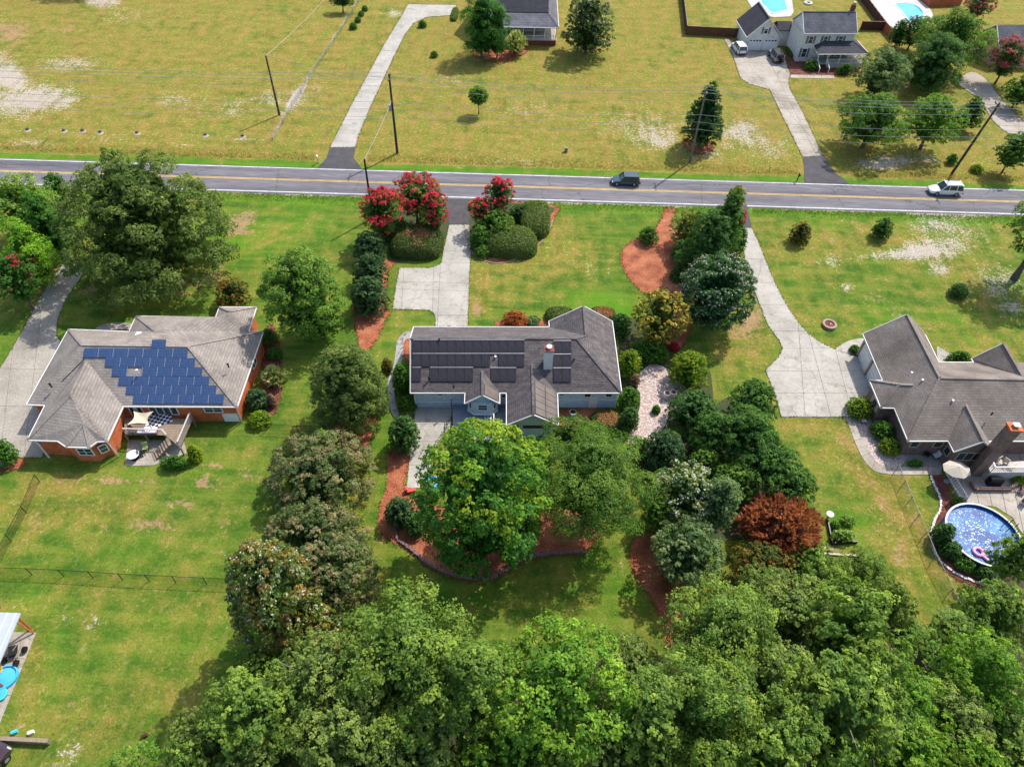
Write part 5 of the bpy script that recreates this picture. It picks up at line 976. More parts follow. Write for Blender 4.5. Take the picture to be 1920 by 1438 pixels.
# ================================================================== VEHICLES
def car(name, label, x, y, rz, m, L=4.6, Wd=1.85, H=1.65, suv=True, roofm=None, spare=False, cat='car', group=None, boxy=False, rack=False, z=.06):
    t = thing(name, label, cat, (x, y, z), rz, group); W0 = Wm[t.name]; hl = L/2
    # front at +x
    def loft(st, mb):
        k0 = len(mb.v); n = 8
        for (X, zb, zt, hw, tw) in st:
            for (yy, zz) in ((-hw*.92, zb), (hw*.92, zb), (hw, zb+(zt-zb)*.35), (hw, zb+(zt-zb)*.7), (tw, zt), (tw*.5, zt+.015), (-tw*.5, zt+.015), (-tw, zt)): mb.v.append((X, yy, zz))
            # left side pair
        for i in range(len(st)-1):
            for j in range(n): mb.f.append((k0+i*n+j, k0+i*n+(j+1) % n, k0+(i+1)*n+(j+1) % n, k0+(i+1)*n+j))
        mb.f.append(tuple(k0+j for j in range(n))[::-1]); mb.f.append(tuple(k0+(len(st)-1)*n+j for j in range(n)))
    hw = Wd/2; belt = H*.56; mb = MB()
    if boxy: st = [(-hl, .45, belt, hw*.95, hw*.9), (-hl+.1, .35, belt+.02, hw, hw*.95), (hl*.25, .3, belt, hw, hw*.95), (hl*.35, .3, belt-.02, hw*.9, hw*.8), (hl*.95, .4, belt-.1, hw*.85, hw*.75), (hl, .5, belt-.25, hw*.8, hw*.7)]
    else: st = [(-hl, .5, belt-.12, hw*.86, hw*.8), (-hl+.15, .3, belt, hw*.97, hw*.9), (-hl*.3, .25, belt+.02, hw, hw*.93), (hl*.3, .25, belt, hw, hw*.92), (hl*.55, .27, belt-.1, hw*.98, hw*.88), (hl*.85, .3, belt-.22, hw*.93, hw*.8), (hl, .38, belt-.38, hw*.78, hw*.62)]
    loft(st, mb); mesh_obj('body', mb.mesh('body'), m, t, W0)
    ra, rf = (-hl*.93 if suv else -hl*.7), hl*.4
    g = MB(); tz = H-.07; tw = hw*.74
    s2 = [(ra+.0, belt-.03, tw*1.16, belt), (ra+.22 if not boxy else ra+.05, 0, 0, tz), (rf-.62 if not boxy else rf-.3, 0, 0, tz), (rf+.1, 0, 0, belt)]
    pts = []
    for X, zz, ww in ((ra, belt-.04, hw*.93), (rf+.12, belt-.04, hw*.93), (rf-.6 if not boxy else rf-.15, tz, tw*1.04), (ra+.25 if not boxy else ra+.04, tz, tw*1.04)): pts += [(X, -ww, zz), (X, ww, zz)]
    g.v = pts; g.f = [(0, 1, 3, 2), (2, 3, 5, 4), (4, 5, 7, 6), (6, 7, 1, 0), (0, 2, 4, 6), (7, 5, 3, 1)]
    mesh_obj('window_glass', g.mesh('window_glass'), 'glass', t, W0)
    rm = MB(); x1, x0 = pts[4][0], pts[6][0]; rm.box((x0+x1)/2, 0, tz+.03, x1-x0+.12, tw*2.12, .07); mesh_obj('roof', rm.mesh('roof'), roofm or m, t, W0)
    pm = MB()
    for s in (-1, 1):
        pm.bar((rf+.13, s*hw*.92, belt-.05), (x1+.02, s*tw*1.05, tz+.02), .09); pm.bar((ra-.01, s*hw*.92, belt-.05), (x0, s*tw*1.05, tz+.02), .12); pm.bar((-.05, s*hw*.935, belt-.04), (-.05, s*tw*1.06, tz), .09)
        pm.bar((rf*.0-hl*.5, s*hw*.935, belt-.04), (-hl*.5, s*tw*1.06, tz), .1)
    mesh_obj('pillars', pm.mesh('pillars'), m, t, W0)
    wr = .36 if not boxy else .42
    for X in (hl*.62, -hl*.6):
        for s in (-1, 1):
            wmx = W0 @ Matrix.Translation((X, s*(hw-.1), wr))
            wo = mesh_obj('wheel', shared(('whl', wr), lambda: MB().tube([(0, -.12, 0), (0, .12, 0)], [wr, wr], 16).mesh('wheel')), 'rubber', t, wmx)
            mesh_obj('rim', shared(('rim', wr), lambda: MB().tube([(0, -.13, 0), (0, .13, 0)], [wr*.58, wr*.58], 10).mesh('rim')), 'metal_grey', wo, wmx)
    for s in (-1, 1):
        mesh_obj('headlight', shared('hdl', lambda: MB().box(0, 0, 0, .12, .34, .16).mesh('headlight')), 'light_clear', t, W0 @ Matrix.Translation((hl-.05 if boxy else hl-.16, s*hw*.62, belt-.3 if boxy else belt-.36)))
        mesh_obj('tail_light', shared('tll', lambda: MB().box(0, 0, 0, .1, .2, .32).mesh('tail_light')), 'light_red', t, W0 @ Matrix.Translation((-hl+.03, s*hw*.76, belt-.16)))
        mesh_obj('side_mirror', shared('mir', lambda: MB().box(0, 0, 0, .12, .2, .14).mesh('side_mirror')), m, t, W0 @ Matrix.Translation((rf-.02, s*(hw+.06), belt+.05)))
    mesh_obj('bumper', shared(('bmp', Wd), lambda: MB().box(0, 0, 0, .16, Wd*.9, .2).mesh('bumper')), 'metal_black', t, W0 @ Matrix.Translation((-hl-.02, 0, .48)))
    if spare: mesh_obj('spare_wheel', MB().tube([(-hl-.28, 0, .95), (-hl-.04, 0, .95)], [.4, .4], 16).mesh('spare_wheel'), 'rubber', t, W0)
    if rack: mesh_obj('roof_rack', MB().bar((x0+.1, -tw*.9, tz+.1), (x1-.1, -tw*.9, tz+.1), .05).bar((x0+.1, tw*.9, tz+.1), (x1-.1, tw*.9, tz+.1), .05).mesh('roof_rack'), 'metal_black', t, W0)
    return t
p = G(1172, 348, 0); car('moving_car', 'dark blue hatchback car driving on the road above the conical trees', p.x, 97.55, PI+.014, 'car_blue', L=4.4, H=1.6)
p = G(1768, 362, 0); car('moving_car', 'white sport utility vehicle driving on the road at the right', p.x, 98.25, PI+.014, 'car_white', L=5.0, Wd=1.95, H=1.8, rack=True)
p = G(1384, 97, 0); car('parked_car', 'white sport utility vehicle parked left of the white house garage', p.x, p.y, math.radians(97), 'car_white', L=4.9, Wd=1.95, H=1.8)
p = G(1453, 112, 0); car('parked_car', 'silver and black off-road vehicle with rear spare wheel by the garage doors', p.x, p.y, math.radians(97), 'metal_grey', L=4.5, Wd=1.9, H=1.85, roofm='metal_black', spare=True, boxy=True)
p = G(-8, 1440, 0); car('parked_car', 'dark maroon car cut off by the lower left corner of the picture', p.x-.5, p.y-.6, math.radians(72), 'car_dark', L=4.7)
# ================================================================== POLES, WIRES
def pole(label, px, py, h, r, m, top=None, arm=False, box_=False):
    b = G(px, py, 0); t = thing('power_pole', label, 'utility pole', b); e = Vector((b.x, b.y, h)) if not top else G(top[0], top[1], h)
    pm = MB().tube([b+Vector((0, 0, -.2)), e], [r*1.3, r*.85], 10); pm.build('shaft', m, t)
    if arm:
        a = e+Vector((0, 0, -.5)); MB().bar(a+Vector((0, -1.1, 0)), a+Vector((0, 1.1, 0)), .12).build('crossarm', m, t)
        for y in (-1, 0, 1): MB().cyl(a.x, a.y+y, a.z+.05, a.z+.3, .06, 8).build('insulator', 'metal_grey', t)
    else: MB().cyl(e.x, e.y, e.z, e.z+.2, .08, 8).build('cap', 'metal_grey', t)
    if box_: q = b.lerp(e, .6); MB().cyl(q.x-.35, q.y-.1, q.z-.5, q.z+.5, .26, 12).build('transformer', 'metal_grey', t)
    return e
eA = pole('tall dark pole standing by the fence corner of the dry field', 524, 216, 10.1, .15, 'pole_wood')
eB = pole('dark utility pole with grey transformer beside the far left driveway', 745, 288, 13, .17, 'pole_wood', arm=True, box_=True)
eC = pole('grey utility pole in front of the dark conical evergreen', 1293, 305, 12.6, .15, 'pole_grey', top=(1325, 165), arm=True)
eD = pole('brown leaning utility pole with crossarm at the far right of the road', 1785, 325, 12.4, .17, 'pole_wood', top=(1875, 193), arm=True)
eN = pole('black pole rising behind the red crape myrtles on the near side of the road', 699, 409, 9.5, .14, 'metal_black')
def wire(label, pts, group='overhead wires along the road', sag=.5, r=.024):
    mb = MB(); P = []
    for a, b in zip(pts, pts[1:]):
        for k in range(12): t = k/12; q = Vector(a).lerp(Vector(b), t); q.z -= sag*4*t*(1-t); P.append(q)
    P.append(Vector(pts[-1])); mb.tube(P, [r]*len(P), 4); tag(mb.build('overhead_wire', 'wire'), label, 'wire', group)
Lx, Rx = Vector((-110, 103.2, 13)), Vector((150, 104.6, 12.4))
for lab, dy, dz_ in (('topmost overhead wire running over the road side', 1.0, -.3), ('second overhead wire from the top along the road', 0., -.3), ('third overhead wire from the top along the road', -1.0, -.3), ('fourth overhead wire from the top along the road', .2, -1.9),
                     ('third lowest overhead wire along the road', -.1, -4.2), ('second lowest overhead wire along the road', -.1, -5.4), ('lowest overhead wire along the road', -.1, -6.6)):
    o = Vector((0, dy, dz_)); wire(lab, [Lx+o, eB+o, eC+o, eD+o, Rx+o], sag=.9)
wire('single wire crossing the road between the black pole and the transformer pole', [eN, eB+Vector((0, 0, -4))], sag=.3); wire('single wire from the transformer pole to the field pole', [eB+Vector((0, 0, -.6)), eA], sag=.5)
wire('single wire running from the field pole out of the top of the picture', [eA, G(660, -60, 10)], sag=.6)
# ================================================================== FENCES
def chain_fence(label, pts, h=1.25, gap_=2.6, m='metal_black', pr=.035, close=0):
    P = [G(x, y, 0) for x, y in pts]; t = thing('chain_link_fence', label, 'fence', P[0]); rail = MB(); up = Vector((0, 0, h))
    for a, b in zip(P, P[1:]):
        L = (b-a).length; k = max(1, round(L/gap_)); rail.bar(a+up, b+up, .035)
        for i in range(k):
            p0, p1 = a.lerp(b, i/k), a.lerp(b, (i+1)/k); MB().cyl(p0.x, p0.y, 0, h+.08, pr, 6).build('post', m, t)
            mb = MB(); l = (p1-p0).length; d = (p1-p0)/l; s = .16; n = int(l/s)
            for j in range(-int(h/s), n):                 # crossed wires
                for sg in (1, -1):
                    x0, x1 = (j*s, j*s+h) if sg > 0 else (j*s+h, j*s); z0, z1 = .04, h-.02
                    xa, xb = (x0, x1); za, zb = z0, z1
                    if xa > xb: xa, xb, za, zb = xb, xa, zb, za
                    if xb < 0 or xa > l: continue
                    if xa < 0: za += (zb-za)*(0-xa)/(xb-xa); xa = 0
                    if xb > l: zb = za+(zb-za)*(l-xa)/(xb-xa); xb = l
                    A, Bq = p0+d*xa+Vector((0, 0, za)), p0+d*xb+Vector((0, 0, zb)); w_ = Vector((0, 0, .009)); q = len(mb.v)
                    mb.v += [tuple(A-w_), tuple(Bq-w_), tuple(Bq+w_), tuple(A+w_)]; mb.f.append((q, q+1, q+2, q+3))
            mb.build('wire_mesh', m, t)
    p0 = P[-1]; MB().cyl(p0.x, p0.y, 0, h+.08, pr, 6).build('post', m, t)
    rail.build('top_rail', m, t)
chain_fence('black chain link fence crossing the lawn below the brick house', [(0, 1075), (120, 1080), (230, 1087), (330, 1092), (445, 1097)])
chain_fence('black chain link fence slanting down from the brick house corner', [(75, 903), (50, 962), (22, 1015), (0, 1060), (-30, 1120)])
chain_fence('black chain link fence from the yellow-green bush to the round tree', [(500, 808), (560, 812), (612, 812)])
chain_fence('galvanised chain link fence running down from the brown house walk', [(1676, 886), (1700, 945), (1727, 1010), (1745, 1055), (1775, 1115), (1800, 1170)], m='fence_wire', h=1.4)
chain_fence('thin wire field fence beside the bare strip, top left', [(690, -20), (640, 60), (580, 150), (512, 265)], m='fence_wire', h=1.0, gap_=5)
def board_fence(label, pts, m, h=1.8, post='wood_brown'):
    P = [G(x, y, 0) for x, y in pts]; t = thing('board_fence', label, 'fence', P[0])
    for a, b in zip(P, P[1:]):
        L = (b-a).length; k = max(1, round(L/2.4)); rz = math.atan2(b.y-a.y, b.x-a.x)
        for i in range(k):
            p0, p1 = a.lerp(b, i/k), a.lerp(b, (i+1)/k); l = (p1-p0).length; mb = MB(); n = int(l/.155)
            for j in range(n): c = p0.lerp(p1, (j+.5)/n); mb.box(c.x, c.y, h/2+rnd.uniform(-.02, .02), l/n*.93, .03, h, rz)
            mb.build('board_panel', m, t); MB().box(p0.x, p0.y, h/2+.05, .13, .13, h+.1, rz).build('post', post, t)
        MB().bar(a+Vector((0, 0, h+.02)), b+Vector((0, 0, h+.02)), .14, .05).build('top_cap', 'deck_wood', t)
board_fence('dark brown board fence between the lawn and the garage of the white house', [(1275, -30), (1286, 66), (1384, 71)], 'wood_brown')
board_fence('dark brown board fence running behind the right side of the white house', [(1612, 57), (1655, 58)], 'wood_brown')
board_fence('brown board fence climbing towards the top between the two pools', [(1598, -20), (1655, 58)], 'wood_brown')
board_fence('orange-brown board fence end beside the second pool', [(1655, 58), (1671, 76)], 'wood_orange')
board_fence('orange board fence behind the curved pool', [(1715, -10), (1740, 14), (1800, 12)], 'wood_orange', post='wood_orange')
# ================================================================== POOLS
def pool(label, pts, deckpts, smooth, group=None):
    t = thing('swimming_pool', label, 'swimming pool', G(*pts[0])); f = (lambda q: spline(gp(q), 4)) if smooth else gp
    MB().prism(f(deckpts), .02, .09).build('pool_surround', 'pool_deck', t); MB().prism(f(pts), .05, .10).build('water', 'pool_water', t); P = f(pts); mb = MB()
    for a, b in zip(P, P[1:]+P[:1]): mb.bar((a.x, a.y, .10), (b.x, b.y, .10), .3, .08)
    mb.build('coping', 'stone_white', t)
pool('rectangular turquoise swimming pool behind the garage of the white house', [(1415, -25), (1462, -25), (1478, 20), (1447, 27), (1428, 8)], [(1385, -30), (1480, -30), (1488, 24), (1482, 32), (1450, 34), (1412, 20), (1400, 0)], False)
pool('curved turquoise swimming pool in a white terrace at the top right', [(1678, 9), (1700, 7), (1722, 14), (1732, 27), (1728, 40), (1712, 48), (1700, 36), (1690, 22)], [(1632, 2), (1660, -8), (1712, -4), (1745, 20), (1745, 40), (1720, 56), (1690, 58), (1660, 44), (1645, 20)], True)
rp = thing('round_pool', 'big round above-ground pool with dappled blue water beside the terrace', 'swimming pool', (46.75, 36.4, 0)); R_, n = 3.5, 40
MB().cyl(46.75, 36.4, .05, 1.05, R_-.06, n).build('water', 'pool_blue', rp)
def ring(x, y, r0, r1, z0, z1, n=40):
    m = MB()
    for z in (z0, z1):
        for r in (r0, r1): m.v += [(x+r*math.cos(2*PI*k/n), y+r*math.sin(2*PI*k/n), z) for k in range(n)]
    for k in range(n):
        j = (k+1) % n; m.f += [(k, j, n+j, n+k)[::-1], (2*n+k, 2*n+j, 3*n+j, 3*n+k), (n+k, n+j, 3*n+j, 3*n+k), (k, 2*n+k, 2*n+j, j)]
    return m
ring(46.75, 36.4, R_-.05, R_, 0, 1.32).build('wall', 'pool_liner', rp); ring(46.75, 36.4, R_-.12, R_+.08, 1.32, 1.38).build('rim', 'stone_white', rp)
fl = MB()                                           # pale blue flecks scattered on the water to dapple it
for _ in range(520):
    a, r = rnd.uniform(0, 2*PI), R_*.9*math.sqrt(rnd.random()); x, y = 46.75+r*math.cos(a), 36.4+r*math.sin(a)
    if (x-46.75)*.6+(y-36.4)*-.2 > 1.1: continue
    s = rnd.uniform(.03, .13)*(1.2-.8*math.hypot(x-46.3, y-36.8)/R_); k0 = len(fl.v); fl.v += [(x+s*math.cos(q+a), y+s*math.sin(q+a)*.8, 1.056) for q in (0, 1.25, 2.5, 3.8, 5)]; fl.f.append((k0, k0+1, k0+2, k0+3, k0+4))
mat('fleck_blue', [(.32, .5, .66), (.6, .68, .74)], .6, .5)
tag(fl.build('pale_flecks', 'fleck_blue', rp), kind='stuff')
for a in (.25, .42): p = Vector((46.75+R_*math.cos(a), 36.4+R_*math.sin(a), 0)); MB().bar((p.x, p.y, 0), (p.x, p.y, 2.1), .06).bar((p.x, p.y, 2.1), (p.x-.7, p.y-.25, 2.05), .06).bar((p.x-.7, p.y-.25, 2.05), (p.x-.75, p.y-.25, .6), .06).build('ladder_rail', 'metal_black', rp)
t = thing('pool_float', 'pink ring-shaped float lying on the water of the round pool', 'pool float', (45.2, 33.9, 1.06)); fm_ = MB(); P = [(45.55+.42*math.cos(2*PI*k/20), 34.55+.42*math.sin(2*PI*k/20), 1.14) for k in range(21)]
fm_.tube(P, [.17]*21, 8); fm_.build('ring', 'pink', t, smooth=True); MB().tube([(45.75, 34.2, 1.13), (46.1, 33.6, 1.2), (46.35, 33.4, 1.15)], [.16, .14, .08], 8).build('tail', 'pink', t, smooth=True)
for i, (u, v) in enumerate([((1768, 880), (1800, 940)), ((1775, 876), (1806, 935))]):
    pass
t = thing('terrace_railing', 'white slatted railing down the left side of the pool terrace', 'railing', G(1772, 885)); a, b = G(1770, 884), G(1806, 944); L = (b-a).length; mb = MB()
for hh in (.15, 1.05): mb.bar(a+Vector((0, 0, hh)), b+Vector((0, 0, hh)), .08)
mb.build('rail', 'trim_white', t)
for k in range(int(L/.3)+1): p = a.lerp(b, k*.3/L); MB().bar(p+Vector((0, 0, .1)), p+Vector((0, 0, 1.05)), .06).build('baluster', 'trim_white', t)
t = thing('fire_ring', 'small pale stone ring on the grass behind the white house', 'fire ring', G(1515, 8)); p = G(1515, 8); ring(p.x, p.y, .5, .95, 0, .35, 16).build('stone_ring', 'stone_white', t); MB().cyl(p.x, p.y, 0, .12, .5, 12).build('ash', 'metal_black', t)
t = thing('round_planter', 'round stone-edged planter with a thin flagpole in the right front lawn', 'planter', G(1554, 611)); p = G(1554, 611); ring(p.x, p.y, .62, .9, 0, .4, 20).build('rim', 'terracotta', t); MB().cyl(p.x, p.y, 0, .3, .62, 16).build('soil', 'mulch_dark', t)
e = G(1581, 561, 0); h = 4.6
t = thing('flagpole', 'thin pale flagpole rising from the round planter', 'flagpole', p); MB().tube([p+Vector((.1, 0, .2)), G(1580, 560, 3.2)], [.03, .02], 6).build('pole', 'trim_tan', t); MB().cyl(p.x+.1, p.y, .3, .4, .06, 8).build('foot', 'metal_grey', t)
# letter boxes, hydrant, bird bath, stones
def mailbox(label, px, py, m):
    p = G(px, py); t = thing('mailbox', label, 'mailbox', p); MB().box(p.x, p.y, .55, .12, .12, 1.1).build('post', 'trim_tan' if m != 'metal_black' else 'metal_black', t); MB().box(p.x, p.y-.15, 1.2, .22, .5, .24).tube([(p.x, p.y-.4, 1.3), (p.x, p.y+.1, 1.3)], [.12, .12], 10).build('box', m, t)
mailbox('white letterbox beside the far left driveway apron', 597, 306, 'trim_white'); mailbox('black letterbox beside the dark apron of the white house drive', 1494, 340, 'metal_black')
mailbox('grey letterbox post on the verge right of the dark blue car pole', 1575, 322, 'metal_grey') if 0 else None
t = thing('utility_pedestal', 'small green utility box standing alone on the dry verge', 'utility box', G(1061, 285)); p = G(1061, 285); MB().box(p.x, p.y, .35, .5, .4, .7).build('cabinet', 'green_metal', t); MB().box(p.x, p.y, .73, .56, .46, .06).build('lid', 'green_metal', t)
t = thing('bird_bath', 'pale stone bird bath beside the bright green patch', 'bird bath', G(1551, 972)); p = G(1551, 972); MB().cyl(p.x, p.y, 0, .75, .12, 10).build('pedestal', 'stone_white', t); MB().cyl(p.x, p.y, .72, .9, .2, 16, .38).build('basin', 'stone_white', t)
for i, (x, y) in enumerate([(1248, 747), (1260, 745)]):
    t = thing('garden_urn', ['weathered garden urn on the pink gravel, the left of the pair', 'weathered garden urn on the pink gravel, the right of the pair'][i], 'urn', G(x, y), 0, 'garden urns'); p = G(x, y); MB().tube([(p.x, p.y, 0), (p.x, p.y, .3), (p.x, p.y, .7), (p.x, p.y, .95)], [.28, .2, .42, .38], 14).build('vessel', 'stone_white', t); MB().cyl(p.x, p.y, .9, .97, .3, 12).build('soil', 'mulch_dark', t)
t = thing('garden_plot_edge', 'black metal edging angle of the small bright garden plot', 'edging', G(1553, 990)); MB().bar(G(1551, 975, .2), G(1560, 1019, .2), .1, .4).bar(G(1560, 1019, .2), G(1608, 1016, .2), .1, .4).build('edge_strip', 'metal_black', t)
a, b = G(1545, 1038, .1), G(1615, 1042, .1); tag(MB().bar(a, b, .2, .2).build('landscape_timber', 'trim_tan'), 'pale timber lying on the ground below the garden plot', 'timber')
for i, (x, y) in enumerate([(52, 244), (120, 246), (155, 246), (188, 249), (257, 250), (385, 254), (455, 256)]):
    t = thing('tree_stump', ['low brown stump on the dry field margin, leftmost of the row', 'low brown stump on the field margin, second from the left', 'low brown stump on the field margin, third from the left', 'low brown stump on the field margin, fourth from the left', 'low brown stump on the field margin, middle of the row', 'low brown stump near the field corner, second from the right', 'low brown stump at the field corner, rightmost of the row'][i], 'stump', G(x, y), 0, 'stumps along the field margin'); p = G(x, y)
    MB().cyl(p.x, p.y, 0, .35, .3, 9, .22).build('wood', 'bark', t); MB().cyl(p.x+.1, p.y-.2, 0, .07, .55, 9, .3).build('soil_mound', 'concrete_old', t)
for i, (x, y, m_, c_) in enumerate([(272, 1380, 'wood_brown', 'small brown crate lying on the lower left lawn'), (60, 1374, 'trim_white', 'small white object on the grass above the timber wall'), (29, 1373, 'aqua_plastic', 'small turquoise toy on the grass above the timber wall')]):
    t = thing('lawn_item', c_, 'crate' if i == 0 else 'toy', G(x, y)); p = G(x, y); MB().box(p.x, p.y, .15, .4, .25, .3, .5).build('body', m_, t); MB().box(p.x, p.y, .32, .44, .1, .04, .5).build('handle', m_, t)
t = thing('paddling_pool', 'small blue paddling pool half hidden under the big maple', 'paddling pool', G(811, 915)); p = G(812, 908); MB().cyl(p.x, p.y, .06, .25, .7, 20).build('water', 'blue_plastic', t); ring(p.x, p.y, .7, .8, .06, .35, 20).build('wall', 'blue_plastic', t)
t = thing('red_kickboard', 'red plastic slide end lying on the path left of the big maple', 'toy', G(772, 922)); p = G(772, 922); MB().box(p.x, p.y, .3, .9, .4, .2, .3).build('slide', 'red_plastic', t); MB().box(p.x-.5, p.y, .45, .15, .5, .5, .3).build('ladder', 'red_plastic', t)
